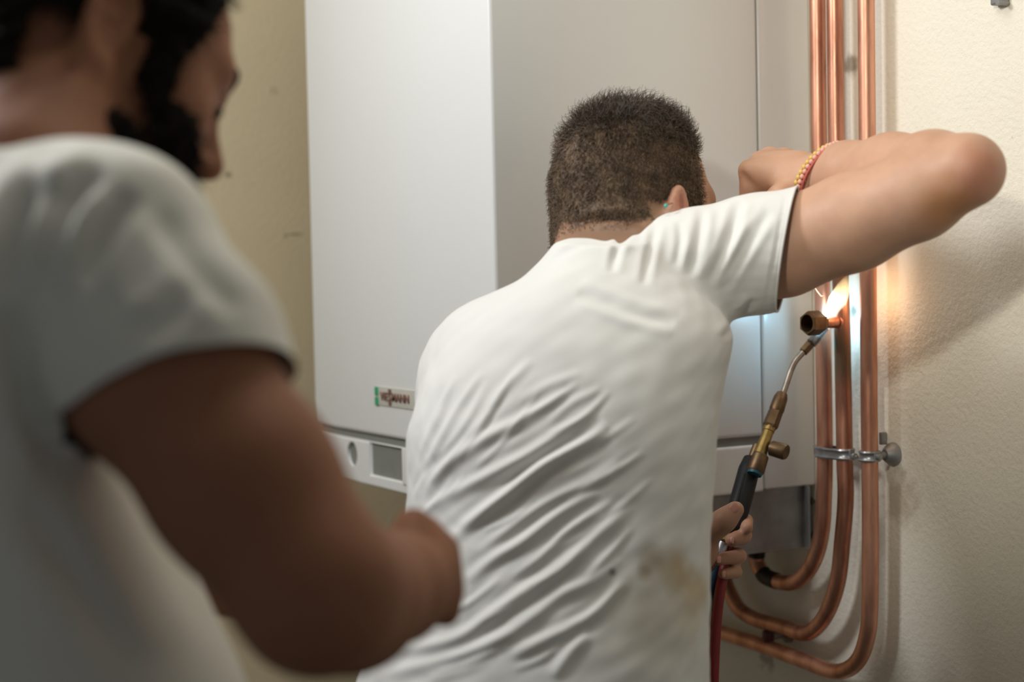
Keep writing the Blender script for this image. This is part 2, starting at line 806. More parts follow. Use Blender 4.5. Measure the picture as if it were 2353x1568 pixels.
def cut_plane(me, centre, normal, radius):
    bm = bmesh.new()
    bm.from_mesh(me)
    c = Vector(centre)
    fs = [f for f in bm.faces if (f.calc_center_median() - c).length < radius]
    es = list({e for f in fs for e in f.edges})
    vs = list({v for f in fs for v in f.verts})
    bmesh.ops.bisect_plane(bm, geom=fs + es + vs, plane_co=c, plane_no=Vector(normal), clear_outer=True)
    bm.to_mesh(me)
    bm.free()


def outside(p, prims, m=0.006):
    d = np.full(len(p), 1e3)
    for f, k, s in prims:
        d = np.minimum(d, f(p))
    return d > m


def hit(v, px, py):
    """nearest surface point seen at a pixel"""
    q = to_px(v)
    i = np.where((np.abs(q[:, 0] - px) < 6) & (np.abs(q[:, 1] - py) < 6))[0]
    return v[i[np.argmin(q[i, 2])]]


def head_frame(centre, fwd, roll=0.0):
    """rows: right, forward, up of the head"""
    fw = nrm(fwd)
    rt = nrm(np.cross(fw, V(0, 0, 1)))
    up = np.cross(rt, fw)
    if roll:
        c, s = math.cos(roll), math.sin(roll)
        rt, up = c * rt + s * up, -s * rt + c * up
    return np.array(centre, float), np.stack([rt, fw, up])


def head_prims(c, R, s=1.0, ear=1.0):
    T = lambda x, y, z: c + s * (V(x, y, z) @ R)
    E = lambda x, y, z, a, b, d, k=0.02, sub=False, rot=None: ell(T(x, y, z), R if rot is None else rot @ R, (a * s, b * s, d * s), k, sub)
    pr = [
        E(0, -0.006, 0.046, 0.074, 0.098, 0.086),
        E(0, -0.030, 0.010, 0.068, 0.066, 0.070, 0.03),
        E(0, 0.036, 0.0, 0.064, 0.060, 0.088, 0.03),
        E(0, 0.036, -0.058, 0.055, 0.052, 0.050, 0.03),
        ball(T(0, 0.074, -0.094), 0.020 * s, 0.03),
        ball(T(0.044, 0.060, -0.020), 0.022 * s, 0.03), ball(T(-0.044, 0.060, -0.020), 0.022 * s, 0.03),
        cone(T(-0.040, 0.080, 0.028), T(0, 0.086, 0.026), 0.012 * s, 0.013 * s, 0.02),
        cone(T(0.040, 0.080, 0.028), T(0, 0.086, 0.026), 0.012 * s, 0.013 * s, 0.02),
        ball(T(0.033, 0.098, 0.004), 0.014 * s, 0.014, True), ball(T(-0.033, 0.098, 0.004), 0.014 * s, 0.014, True),
        ball(T(0.033, 0.078, 0.004), 0.0145 * s, 0.004), ball(T(-0.033, 0.078, 0.004), 0.0145 * s, 0.004),
        cone(T(0, 0.092, 0.018), T(0, 0.113, -0.026), 0.008 * s, 0.0125 * s, 0.012),
        ball(T(0.012, 0.100, -0.031), 0.0085 * s, 0.008), ball(T(-0.012, 0.100, -0.031), 0.0085 * s, 0.008),
        ball(T(0.008, 0.106, -0.040), 0.0045 * s, 0.003, True), ball(T(-0.008, 0.106, -0.040), 0.0045 * s, 0.003, True),
        cone(T(-0.019, 0.085, -0.058), T(0.019, 0.085, -0.058), 0.007 * s, 0.007 * s, 0.01),
        cone(T(-0.016, 0.085, -0.068), T(0.016, 0.085, -0.068), 0.008 * s, 0.008 * s, 0.01),
        cone(T(-0.02, 0.097, -0.063), T(0.02, 0.097, -0.063), 0.0025 * s, 0.0025 * s, 0.004, True),
    ]
    for sx in (1, -1):
        th = math.radians(16) * sx
        rz = np.array([[math.cos(th), math.sin(th), 0], [-math.sin(th), math.cos(th), 0], [0, 0, 1]])
        ph = math.radians(-12)
        rx = np.array([[1, 0, 0], [0, math.cos(ph), math.sin(ph)], [0, -math.sin(ph), math.cos(ph)]])
        rot = rx @ rz
        fl = math.radians(16)
        ed = V(sx * math.sin(fl), -math.cos(fl), 0)
        nd = V(sx * math.cos(fl), math.sin(fl), 0)
        er = lambda ey, ez, ex=0.0: T(*(V(sx * 0.0745, -0.004, -0.004) + ed * ey * ear + V(0, 0, ez * ear) + nd * ex))
        pr += [ell(er(0.016, -0.001, 0.001), rot @ R, (0.0042 * s, 0.017 * s, 0.030 * s), 0.006)]
        ring = [er(0.0165 - 0.0165 * math.cos(a), 0.0015 + 0.030 * math.sin(a), 0.0045) for a in np.linspace(0.15, math.pi * 1.42, 12)]
        pr += [cone(ring[q], ring[q + 1], 0.0043 * s, 0.0043 * s, 0.004) for q in range(11)]
        pr += [ball(er(0.011, -0.029, 0.003), 0.0070 * s, 0.006), ball(er(0.003, -0.004, 0.006), 0.0045 * s, 0.006),
               ell(er(0.013, -0.003, 0.009), rot @ R, (0.0060 * s, 0.0085 * s, 0.0125 * s), 0.003, True)]
    return pr, T


def sdf_eval(prims, p):
    d = np.full(len(p), 1e3)
    for f, k, s in prims:
        e = f(p)
        d = -smin(-d, e, k) if s else smin(d, e, k)
    return d


N_HEAD = 21      # head primitives before the ears


def ear_mask(v, L, prims):
    m = np.zeros(len(v), bool)
    i = np.where((np.abs(L[:, 0]) > 0.055) & (np.abs(L[:, 1]) < 0.06) & (np.abs(L[:, 2]) < 0.06))[0]
    m[i] = sdf_eval(prims[:N_HEAD], v[i]) > 0.0035
    return m


def head_local(v, c, R, s=1.0):
    return ((v - c) @ R.T) / s


def shell(name, v, f, mask, thick, mat, parent, label=None, wob=0.0, seed=3):
    """sheet grown off the body where mask>0, sinking into it at the border"""
    keep = mask > 0
    n = normals(v, f)
    th = thick * np.clip(mask, 0, 1)
    if wob:
        th = th * (1 + wob * vnoise(v, 260, seed))
    q = v + n * (th - 0.0022)[:, None]
    vv, ff, _ = crop(q, f, keep)
    return link(name, mesh_np(name, vv, ff), mat, parent, label)


def strands(name, roots, dirs, length, rad, mat, parent, curl=0.0, droop=None, label=None, seg=4, seed=1):
    """tapered hairs as one part: roots (N,3), dirs (N,3), length (N,)"""
    r = np.random.default_rng(seed)
    N = len(roots)
    d = dirs / (np.linalg.norm(dirs, axis=1)[:, None] + 1e-9)
    a = np.cross(d, r.normal(size=(N, 3)))
    a /= np.linalg.norm(a, axis=1)[:, None] + 1e-9
    b = np.cross(d, a)
    ph = r.uniform(0, 6.28, N)
    pts = [roots]
    cur = roots.copy()
    dd = d.copy()
    for i in range(seg):
        bend = curl * (np.cos(ph + i * 1.1)[:, None] * a + np.sin(ph + i * 1.1)[:, None] * b)
        dd = dd + bend
        if droop is not None:
            dd = dd + droop * (i + 1) / seg
        dd /= np.linalg.norm(dd, axis=1)[:, None]
        cur = cur + dd * (length / seg)[:, None]
        pts.append(cur)
    K = seg + 1
    pts = np.stack(pts, 1)
    rads = rad * np.linspace(1, 0.25, K)
    ang = np.array([0, 2.094, 4.189])
    ring = np.cos(ang)[:, None, None] * a + np.sin(ang)[:, None, None] * b        # 3,N,3
    v = pts[:, :, None, :] + rads[None, :, None, None] * ring.transpose(1, 0, 2)[:, None]
    v = v.reshape(-1, 3)
    base = np.arange(N)[:, None, None] * (K * 3)
    f = []
    for i in range(seg):
        for j in range(3):
            k = (j + 1) % 3
            f.append([i * 3 + j, i * 3 + k, (i + 1) * 3 + k, (i + 1) * 3 + j])
    f = (base + np.array(f)[None]).reshape(-1, 4)
    o = link(name, mesh_np(name, v, f), mat, parent, label)
    o['kind'] = 'stuff'
    return o


#@@STRUCTURE
# ================================================================== the room
XW = 1.4283                      # wall with the pipes
YB = 2.62                        # end wall
XC, YC, BW = 0.93787, 1.76678, 0.60   # boiler near corner, width
XS = 1.33946                     # seam of the casing
ZB, ZG, ZT = 1.5 - 0.29284, 1.5 - 0.21805, 1.5 - 0.29284 + 0.90

WALL = srgb(238, 232, 216)
wall_marks = [(onX(1668 + 290, 150, XW), 0.02, srgb(120, 100, 75), 0.75, 0.03),
              (onX(1962, 715, XW), 0.012, srgb(90, 85, 75), 0.7, 0.02),
              (onX(2065, 1150, XW), 0.05, srgb(150, 128, 95), 0.5, 0.05),
              (onX(1760, 1520, XW), 0.02, srgb(90, 80, 60), 0.5, 0.05)]
m_wall = plaster('plaster_right', WALL, wall_marks)
m_wallb = plaster('plaster_end', srgb(206, 190, 157), [
    (onY(525, 402, YB), 0.011, srgb(120, 110, 90), 0.6, 0.012),
    (onY(680, 539, YB), 0.022, srgb(120, 104, 76), 0.75, 0.006, (1, 1, 8)), (onY(656, 542, YB), 0.006, srgb(120, 104, 76), 0.6, 0.003),
    (onY(630, 210, YB), 0.012, srgb(170, 158, 128), 0.5, 0.01)])
m_ceil = plaster('plaster_ceiling', srgb(232, 228, 216))
m_floor = simple('concrete_floor', srgb(84, 76, 66), 0.7, var=0.12, scale=8, bump=0.3, bscale=60)
XL, YF, ZC = -1.7, -1.6, 2.62
for nm, lo, hi, mt in (
        ('wall_right', (XW, YF, 0), (XW + 0.12, YB + 0.12, ZC), m_wall),
        ('wall_back', (XL, YB, 0), (XW, YB + 0.12, ZC), m_wallb),
        ('floor', (XL - 0.12, YF - 0.12, -0.1), (XW + 0.12, YB + 0.12, 0), m_floor),
        ('ceiling', (XL - 0.12, YF - 0.12, ZC), (XW + 0.12, YB + 0.12, ZC + 0.1), m_ceil)):
    o = box(nm, lo, hi, mt)
    o['kind'] = 'structure'

# ================================================================== boiler
m_enamel = simple('white_enamel', srgb(226, 226, 224), 0.32, var=0.012, scale=3, bump=0.03, bscale=500, bdist=0.0003)
m_enamel_back = simple('white_enamel_back', srgb(220, 219, 215), 0.22, var=0.012, scale=3, bump=0.03, bscale=500, bdist=0.0003)
m_dark = simple('dark_gap', srgb(128, 128, 122), 0.7)
m_bolt = simple('black_bolt', srgb(40, 40, 40), 0.5)
m_screen = simple('grey_screen', srgb(64, 64, 55), 0.3, var=0.03, spec=0.3)
m_zinc = simple('zinc_steel', (0.42, 0.43, 0.44), 0.38, 0.85, var=0.25, scale=60, bump=0.12, bscale=150)
m_zinc_blue = simple('blued_zinc', (0.10, 0.115, 0.12), 0.55, 0.3, var=0.3, scale=50)
m_zinc_dull = simple('dull_zinc', (0.30, 0.30, 0.30), 0.5, 0.7, var=0.2, scale=30)

boiler = empty('boiler', (XC, YC, ZB), 'white enamelled wall boiler hanging on the wall beside the copper pipes', 'boiler')
box('inner_frame', (XC + 0.006, YC + 0.005, ZB + 0.01), (XW - 0.001, YC + BW - 0.012, ZT - 0.01), m_dark, boiler)
box('casing', (XC, YC, ZG), (XS, YC + BW, ZT), m_enamel, boiler, 0.006)
box('rear_casing', (XS + 0.0022, YC + 0.0012, ZB + 0.002), (XW - 0.0005, YC + BW - 0.001, ZT), m_enamel_back, boiler, 0.0035)


def cutter_diff(me, cutters):
    """me minus each cutter bmesh (evaluated boolean, cutters removed)"""
    o = bpy.data.objects.new('work', me)
    COL.objects.link(o)
    cs = []
    for bm in cutters:
        c = bpy.data.objects.new('work_cut', mesh_bm('work_cut', bm))
        COL.objects.link(c)
        md = o.modifiers.new('b', 'BOOLEAN')
        md.operation = 'DIFFERENCE'
        md.object = c
        md.solver = 'EXACT'
        cs.append(c)
    dg = bpy.context.evaluated_depsgraph_get()
    res = bpy.data.meshes.new_from_object(o.evaluated_get(dg))
    for c in cs + [o]:
        bpy.data.objects.remove(c)
    return res


# control panel with a round recess and a screen window
pa, pb = onX(848, 1021, XC), onX(922, 1106.5, XC)
ga = onX(808, 1044, XC)
pc, pd = onX(919, 1036.8, XC), onX(848, 1087.6, XC)
y0, y1 = pb[1], pa[1]            # right edge (near), left edge (far)
zlo, zhi = (pd[2] + pb[2]) / 2, (pa[2] + pc[2]) / 2
panel_me = mesh_bm('control_panel', box_bm((XC + 0.001, YC, ZB), (XS, YC + BW, ZG - 0.011), 0.004))
cut1 = box_bm((XC - 0.02, y0, zlo), (XC + 0.010, y1, zhi))
# bevelled lip of the window
for vv in cut1.verts:
    if vv.co.x < XC:
        vv.co.y += 0.012 if vv.co.y > (y0 + y1) / 2 else -0.012
        vv.co.z += 0.012 if vv.co.z > (zlo + zhi) / 2 else -0.012
cut2 = bmesh.new()
bmesh.ops.create_cone(cut2, cap_ends=True, segments=40, radius1=0.0165, radius2=0.0205, depth=0.044,
                      matrix=Matrix.Translation((XC, ga[1], ga[2])) @ Matrix.Rotation(-math.pi / 2, 4, 'Y'))
panel_me = cutter_diff(panel_me, [cut1, cut2])
link('control_panel', panel_me, None if panel_me.materials else m_enamel, boiler)
panel = bpy.context.view_layer and [c for c in COL.objects if c.name.startswith('control_panel')][-1]
panel.data.materials.clear()
panel.data.materials.append(m_enamel)
box('display', (XC + 0.009, y0 - 0.002, zlo - 0.002), (XC + 0.012, y1 + 0.002, zhi + 0.002), m_screen, panel, label='grey display screen')
lathe('pressure_gauge', (XC + 0.022, ga[1], ga[2]), (XC + 0.012, ga[1], ga[2]),
      [(0, 0.0168), (0.6, 0.0168), (0.6, 0.013), (1.0, 0.012)], m_zinc_dull, panel, 32, 'round grey gauge in a recess')
fl0 = onX(926, 1040, XC)
box('cover_flap', (XC - 0.0012, YC + 0.03, zlo - 0.004), (XC + 0.004, y0 - 0.006, zhi + 0.004), m_enamel, panel, 0.001)

# badge on the front
ba, bb = onX(866, 886, XC), onX(870, 931, XC)
bz1, bz0 = ba[2] - 0.001, bb[2]
by1 = ba[1]
by0 = by1 - 0.19
m_badge = simple('badge_film', srgb(196, 194, 184), 0.18, var=0.03)
m_letter = simple('badge_letters', srgb(128, 92, 80), 0.4, var=0.1)
m_green = simple('badge_green', srgb(40, 158, 108), 0.4, var=0.05)
badge = box('badge', (XC - 0.0014, by0, bz0), (XC + 0.0005, by1, bz1), m_badge, boiler, 0.0006)
hh = (bz1 - bz0)
for a, b in ((0.46, 0.97), (-0.06, 0.43)):
    box('green_stripe', (XC - 0.0026, by1 - 0.0075, bz0 + hh * (a + 0.04)), (XC - 0.0004, by1 + 0.0035, bz0 + hh * b), m_green, badge, 0.0008, 'green stripe')


def text_mesh(body, size, extr, place, name, mat, parent, bold=0.0, sx=1.0):
    cu = bpy.data.curves.new(name, 'FONT')
    cu.body = body
    cu.size = size
    cu.extrude = extr
    cu.offset = bold
    o = bpy.data.objects.new('work_text', cu)
    COL.objects.link(o)
    dg = bpy.context.evaluated_depsgraph_get()
    me = bpy.data.meshes.new_from_object(o.evaluated_get(dg))
    bpy.data.objects.remove(o)
    co = np.array([v.co[:] for v in me.vertices])
    w = co[:, 0].max() * sx
    for v in me.vertices:
        v.co = Vector(place(v.co.x * sx, v.co.y, v.co.z))
    return link(name, me, mat, parent), w


def on_front(y_start, z_base):
    return lambda x, y, z: (XC - 0.0022 - z, y_start - x, z_base + y)


lh = hh * 0.44
lz = bz0 + hh * 0.30
yy = by1 - 0.016
_, w = text_mesh('VIE', lh / 0.70, 0.0007, on_front(yy, lz), 'lettering', m_letter, badge, 0.00015, 1.15)
yy -= w + 0.002
for dz, sc in ((0.735, 0.42), (0.30, 1.0), (0.085, 0.42)):
    _, w = text_mesh('S', lh * sc / 0.70, 0.0008, on_front(yy, bz0 + hh * dz), 'lettering', m_letter, badge, 0.0002, 1.15 / sc)
yy -= w + 0.002
text_mesh('MANN', lh / 0.70, 0.0007, on_front(yy, lz), 'lettering', m_letter, badge, 0.00015, 1.15)

# mounting bracket below the boiler
YBR = YC + 0.008
q0, q1 = onY(1600, 1136, YBR), onY(1846, 1252, YBR)
qz = onY(1852, 1250, YBR)
brk = box('mounting_bracket', (q0[0], YBR, q1[2] - 0.004), (q1[0], YBR + 0.003, ZB + 0.004), m_zinc_dull, boiler, label='dull zinc bracket plate')
box('flange', (q1[0], YBR - 0.012, q1[2] - 0.004), (q1[0] + 0.003, YBR + 0.003, ZB + 0.002), m_zinc_dull, brk)
box('end_plate', (q1[0] + 0.003, YBR - 0.004, q1[2] - 0.003), (XW - 0.004, YBR, ZB + 0.001), m_zinc_blue, brk)
for px, py in ((1863, 1152), (1867, 1232)):
    c = onY(px, py, YBR - 0.004)
    lathe('bolt', c + V(0, 0.002, 0), c - V(0, 0.006, 0), [(0, 0.0055), (0.4, 0.0055), (0.4, 0.0042), (1, 0.0036)], m_bolt, brk, 6, flat=True)
for px, rr in ((1655, 0.013), (1690, 0.011)):
    c = onY(px, 1140, YC + 0.10)
    lathe('pipe_stub', c + V(0, 0, 0.06), c - V(0, 0, 0.035), [(0, rr), (0.55, rr), (0.55, rr * 1.35), (1, rr * 1.35)], m_bolt, boiler, 20)

#@@PIPES
# ================================================================== copper pipes
XP = XW - 0.036
PR = 0.0107
PX = lambda pts: [onX(a, b, XP) for a, b in pts]
m_soot = srgb(22, 18, 18)
stub_at = onX(1934, 740, XP)
mk_j = [(onX(1768, 1331, XP), 0.016, (0.012, 0.01, 0.012, 1), 0.95, 0.012), (onX(1740, 1262, XP), 0.018, (0.015, 0.012, 0.012, 1), 0.92, 0.012)]
m_cu1 = copper('copper_tarnished', marks=mk_j)
m_cu2 = copper('copper_heated', (0.60, 0.29, 0.19), (0.31, 0.125, 0.08), 0.35,
               marks=[(stub_at - V(0, 0, 0.045), 0.05, (0.20, 0.15, 0.10, 1), 0.8, 0.02), (stub_at + V(-0.01, 0.01, -0.028), 0.014, (0.03, 0.28, 0.33, 1), 0.8, 0.01),
                      (stub_at + V(0, 0, 0.07), 0.05, (0.12, 0.06, 0.04, 1), 0.7, 0.02)])
m_cu3 = copper('copper_bright', (0.72, 0.37, 0.25), (0.47, 0.20, 0.125), 0.41)

top1, top2, top3 = (1875, -60), (1916, -60), (1989, -60)
pipe1 = empty('copper_pipe', onX(1893, 1090, XW), 'copper pipe nearest the boiler, hooking up under it below a clamp', 'pipe', 'copper pipes on the wall')
path1 = PX([top1, (1878, 0), (1882, 330), (1889, 640), (1893, 860), (1895, 1000), (1895, 1083), (1893, 1149), (1890, 1205), (1881, 1258), (1864, 1301), (1841, 1329),
            (1814, 1340), (1781, 1335), (1757, 1323), (1742, 1301), (1738, 1278), (1740, 1250), (1741, 1225), (1741, 1190)])
up_to = lambda path: np.vstack([[V(path[0][0], path[0][1] + 0.0, ZC)], path])
p1 = up_to(catmull(path1, 7))
tube('pipe_tube', p1, PR, m_cu1, pipe1)


def sleeve(parent, pts, r, mat, name='joint_sleeve', label=None):
    pts = np.array(pts)
    tube(name, catmull(pts, 4), r, mat, parent, label=label)


m_joint = simple('blackened_copper', (0.035, 0.025, 0.022), 0.45, 0.5, var=0.4, scale=60)
sleeve(pipe1, PX([(1785, 1336), (1771, 1331), (1758, 1324), (1752, 1316)]), PR * 1.09, m_joint, label='blackened soldered joint')
sleeve(pipe1, PX([(1738, 1280), (1739, 1268), (1740, 1250)]), PR * 1.12, m_joint, label='blackened soldered joint')

pipe2 = empty('copper_pipe.001', onX(1940, 1090, XW), 'copper pipe being soldered, with a brass side branch in the flame', 'pipe', 'copper pipes on the wall')
p2 = up_to(catmull(PX([top2, (1918, 0), (1922, 330), (1930, 600), (1935, 750), (1938, 900), (1941, 1060), (1943, 1149), (1935, 1248), (1926, 1331), (1907, 1394), (1880, 1438),
                 (1847, 1456), (1798, 1441), (1735, 1423), (1699, 1400), (1679, 1367), (1667, 1337), (1660, 1300), (1656, 1255), (1654, 1190)]), 7))
tube('pipe_tube', p2, PR, m_cu2, pipe2)
m_brass = simple('brass', (0.32, 0.225, 0.08), 0.40, 0.9, var=0.25, scale=70, bump=0.08, bscale=300)
m_brass_dark = simple('dark_brass', (0.155, 0.098, 0.052), 0.48, 0.85, var=0.3, scale=70, bump=0.1, bscale=260)
nrmw = nrm(onX(1866, 743, XP) * 0 + V(-1, -0.06, 0.0))
sa = stub_at
lathe('branch_stub', sa, sa + nrmw * 0.034, [(0, 0.0098), (0.26, 0.0094), (0.26, 0.0072), (0.34, 0.0078), (1, 0.0076)], m_cu2, pipe2, 24, 'short copper branch at the soldered joint')
na = sa + nrmw * 0.030
nut = lathe('union_nut', na, na + nrmw * 0.030, [(0, 0.0095), (0.18, 0.0112), (0.22, 0.0112), (0.22, 0.0142), (0.30, 0.0158), (0.9, 0.0158), (1.0, 0.0146)],
            m_brass_dark, pipe2, 6, 'hexagonal brass union nut', flat=True)
bore = bmesh.new()
bmesh.ops.create_cone(bore, cap_ends=True, segments=28, radius1=0.0113, radius2=0.0113, depth=0.044)
x_, y_, z_ = frame_of(nrmw)
bmesh.ops.transform(bore, matrix=Matrix([list(x_), list(y_), list(z_)]).transposed().to_4x4(), verts=bore.verts)
bmesh.ops.translate(bore, vec=Vector(na + nrmw * 0.030), verts=bore.verts)
nm_ = cutter_diff(nut.data, [bore])
nm_.materials.clear()
nm_.materials.append(m_brass_dark)
nut.data = nm_

pipe3 = empty('copper_pipe.002', onX(1999, 1090, XW), 'copper pipe farthest from the boiler, bending away under the other two', 'pipe', 'copper pipes on the wall')
p3 = up_to(catmull(PX([top3, (1990, 0), (1993, 330), (1995, 640), (1997, 900), (1999, 1100), (2000, 1250), (1999, 1390), (1994, 1455), (1976, 1512), (1945, 1540), (1907, 1542),
                 (1847, 1519), (1748, 1483), (1659, 1455), (1560, 1425), (1400, 1377)]), 7))
tube('pipe_tube', p3, PR * 1.0, m_cu3, pipe3)

# clamps
def at_z(path, py):
    q = to_px(np.array(path))
    i = np.argmin(np.abs(q[:, 1] - py) + (q[:, 0] < 1850) * 999)
    return path[i]


c1, c2, c3 = at_z(p1, 1040), at_z(p2, 1043), at_z(p3, 1053)
z12 = (c1[2] + c2[2]) / 2
clamp = empty('pipe_clamp', V(XW, (c1[1] + c2[1]) / 2, z12), 'zinc double clamp holding the two pipes nearest the boiler', 'clamp', 'zinc pipe clamps')


def band(name, centres, r, zc, hgt, mat, parent, label=None):
    """strap with rolled edges round one or two upright pipes (stadium outline)"""
    cs = [np.array(c[:2]) for c in centres]
    out = []
    if len(cs) == 1:
        for a in np.linspace(0, 2 * math.pi, 40, endpoint=False):
            out.append((cs[0], V(math.cos(a), math.sin(a))))
    else:
        d = cs[1] - cs[0]
        d /= np.linalg.norm(d)
        nn = V(-d[1], d[0])
        a0 = math.atan2(nn[1], nn[0])
        for a in np.linspace(0, math.pi, 20):
            out.append((cs[0], V(math.cos(a0 + a), math.sin(a0 + a))))
        mid = (cs[0] + cs[1]) / 2
        out.append((mid - nn * 0.003, -nn))
        for a in np.linspace(math.pi, 2 * math.pi, 20):
            out.append((cs[1], V(math.cos(a0 + a), math.sin(a0 + a))))
        out.append((mid + nn * 0.003, nn))
    prof = [(-0.5, 0.0), (-0.5, 0.0022), (-0.36, 0.0030), (-0.22, 0.0012), (0.22, 0.0012), (0.36, 0.0030), (0.5, 0.0022), (0.5, 0.0)]
    n, K = len(out), len(prof)
    v = [(*(c + dr * (r + o)), zc + t * hgt) for c, dr in out for t, o in prof]
    f = [[i * K + j, ((i + 1) % n) * K + j, ((i + 1) % n) * K + (j + 1) % K, i * K + (j + 1) % K] for i in range(n) for j in range(K)]
    me = bpy.data.meshes.new(name)
    me.from_pydata(v, [], f)
    bm = bmesh.new()
    bm.from_mesh(me)
    bmesh.ops.recalc_face_normals(bm, faces=bm.faces)
    bm.to_mesh(me)
    bm.free()
    for p in me.polygons:
        p.use_smooth = True
    me.set_sharp_from_angle(angle=math.radians(50))
    return link(name, me, mat, parent, label)


band('strap', [c1, c2], PR + 0.0004, z12, 0.0142, m_zinc, clamp)
dpar = nrm((c2 - c1) * V(1, 1, 0))
e0 = c1 - dpar * (PR + 0.001) + V(0, 0, z12 - c1[2])
box('ear', e0 + V(-0.003, -0.0005, -0.0068), e0 + V(0.003, 0.008, 0.0068), m_zinc, clamp, 0.0008)
e1 = c2 - dpar * 0 + V(0, -PR - 0.002, z12 - c2[2])
box('ear', e1 + V(-0.004, -0.003, -0.0075), e1 + V(0.004, 0.001, 0.0075), m_zinc, clamp, 0.0008)
lathe('screw', e1 + V(-0.001, 0.003, 0), e1 + V(-0.001, -0.014, -0.002), [(0, 0.0022), (0.5, 0.0022), (0.5, 0.0042), (0.75, 0.0042), (0.75, 0.002), (1, 0.002)], m_zinc, clamp, 8)
clamp2 = empty('pipe_clamp.001', V(XW, c3[1], c3[2]), 'zinc single clamp with a domed wall plate on the pipe farthest from the boiler', 'clamp', 'zinc pipe clamps')
band('strap', [c3], PR + 0.0006, c3[2], 0.0135, m_zinc, clamp2)
e2 = c3 + V(0, PR + 0.002, 0)
box('ear', e2 + V(-0.004, -0.001, -0.0065), e2 + V(0.004, 0.003, 0.0065), m_zinc, clamp2, 0.0008)
e3 = c3 + V(0.0, -PR - 0.001, 0)
box('ear', e3 + V(-0.0045, -0.003, -0.0065), e3 + V(0.0045, 0.001, 0.0065), m_zinc, clamp2, 0.0008)
lathe('wall_plate', V(XW, c3[1] - 0.004, c3[2]), V(XW - 0.020, c3[1] - 0.004, c3[2]), [(0, 0.0155), (0.15, 0.0150), (0.5, 0.011), (0.75, 0.007), (0.75, 0.0045), (1.3, 0.0045)], m_zinc_dull, clamp2, 32)
lathe('bolt', e3 + V(0.001, 0.002, 0), e3 + V(0.001, -0.008, 0), [(0, 0.002), (0.5, 0.002), (0.5, 0.0048), (0.9, 0.0044), (1, 0.003)], m_zinc, clamp2, 10)
box('bracket_tab', V(XW - 0.012, c3[1] + 0.006, c3[2] + 0.012), V(XW - 0.002, c3[1] + 0.010, c3[2] + 0.028), m_zinc_dull, clamp2, 0.001)

# low clip carrying the second pipe
lc = onX(1765, 1458, XP)
lowclip = empty('pipe_clip', V(XW, lc[1], lc[2]), 'small dark clip on the wall under the bend of the soldered pipe', 'clip')
m_plum = simple('plum_plastic', srgb(96, 44, 52), 0.45)
lathe('pin', V(XW, lc[1], lc[2] - 0.004), V(XP - 0.004, lc[1], lc[2] - 0.004), [(0, 0.012), (0.12, 0.012), (0.12, 0.005), (1, 0.005)], m_zinc_dull, lowclip, 16)
lathe('saddle', V(XP, lc[1], lc[2] + 0.004), V(XP, lc[1], lc[2] - 0.016), [(0, 0.008), (0.5, 0.0085), (0.8, 0.007), (1, 0.004)], m_plum, lowclip, 16, 'plum coloured saddle')

# clip high on the wall
wc = onX(2306, 2, XW)
wcl = empty('wall_clip', wc, 'small grey clip screwed to the bare wall near the ceiling, away from the pipes', 'clip')
box('clip_body', wc + V(-0.012, -0.010, -0.005), wc + V(0, 0.010, 0.022), m_zinc_dull, wcl, 0.003)
lathe('pin', wc + V(-0.002, -0.008, -0.004), wc + V(-0.018, -0.008, -0.004), [(0, 0.003), (1, 0.003)], m_zinc_dull, wcl, 12)

#@@TORCH
# ================================================================== blowtorch
zt = to_px(sa[None])[0, 2]
TZ = lambda py: np.interp(py, [740, 900, 1060, 1250, 1600], [zt + 0.012, zt - 0.02, zt - 0.06, zt - 0.10, zt - 0.12])
T = lambda px, py, dz=0.0: P(px, py, TZ(py) + dz)
m_steel = simple('heated_steel', (0.34, 0.30, 0.26), 0.35, 0.85, var=0.3, scale=80)
m_nozzle = simple('scorched_nozzle', (0.16, 0.15, 0.14), 0.42, 0.75, var=0.35, scale=90)
m_black = simple('black_handle', (0.010, 0.0105, 0.012), 0.5, var=0.2, spec=0.3)
m_blue = simple('blue_rubber', srgb(22, 62, 78), 0.5, var=0.15)
m_red = simple('red_rubber', srgb(140, 36, 38), 0.5, var=0.12)
m_teal = simple('teal_mark', srgb(24, 84, 100), 0.5)
torch = empty('blowtorch', T(1715, 1100), 'brass gas blowtorch with black handle, lit and held against the copper joint', 'torch')
lathe('nozzle', T(1864, 789), T(1899, 754), [(0, 0.0044), (0.0, 0.0068), (0.38, 0.0068), (0.42, 0.0060), (1, 0.0034)], m_nozzle, torch, 20, 'scorched steel nozzle')
lathe('neck_nut', T(1845, 810), T(1862, 791), [(0, 0.0048), (0.05, 0.0064), (0.9, 0.0066), (1, 0.005)], m_brass_dark, torch, 6, flat=True)
tube('neck_tube', catmull([T(1797, 912), T(1808, 880), T(1818, 850), T(1828, 830), T(1839, 817), T(1854, 800)], 7), 0.0040, m_steel, torch, 16, 'bent steel neck tube')
lathe('collar', T(1798, 903), T(1782, 950), [(0, 0.0045), (0.05, 0.0070), (0.25, 0.0090), (0.85, 0.0096), (1, 0.0078)], m_brass_dark, torch, 24)
lathe('coupling_nut', T(1784, 943), T(1768, 985), [(0, 0.006), (0.1, 0.0094), (0.85, 0.0100), (1.0, 0.0082)], m_brass_dark, torch, 6, flat=True)
lathe('valve_body', T(1772, 974), T(1746, 1045), [(0, 0.0078), (0.25, 0.0078), (0.27, 0.0070), (0.5, 0.0074), (1, 0.0084)], m_brass, torch, 24, 'yellow brass valve body')
lathe('base_collar', T(1749, 1045, -0.008), T(1735, 1086, -0.008), [(0, 0.008), (0.08, 0.0104), (0.9, 0.0112), (1, 0.0098)], m_brass_dark, torch, 24)
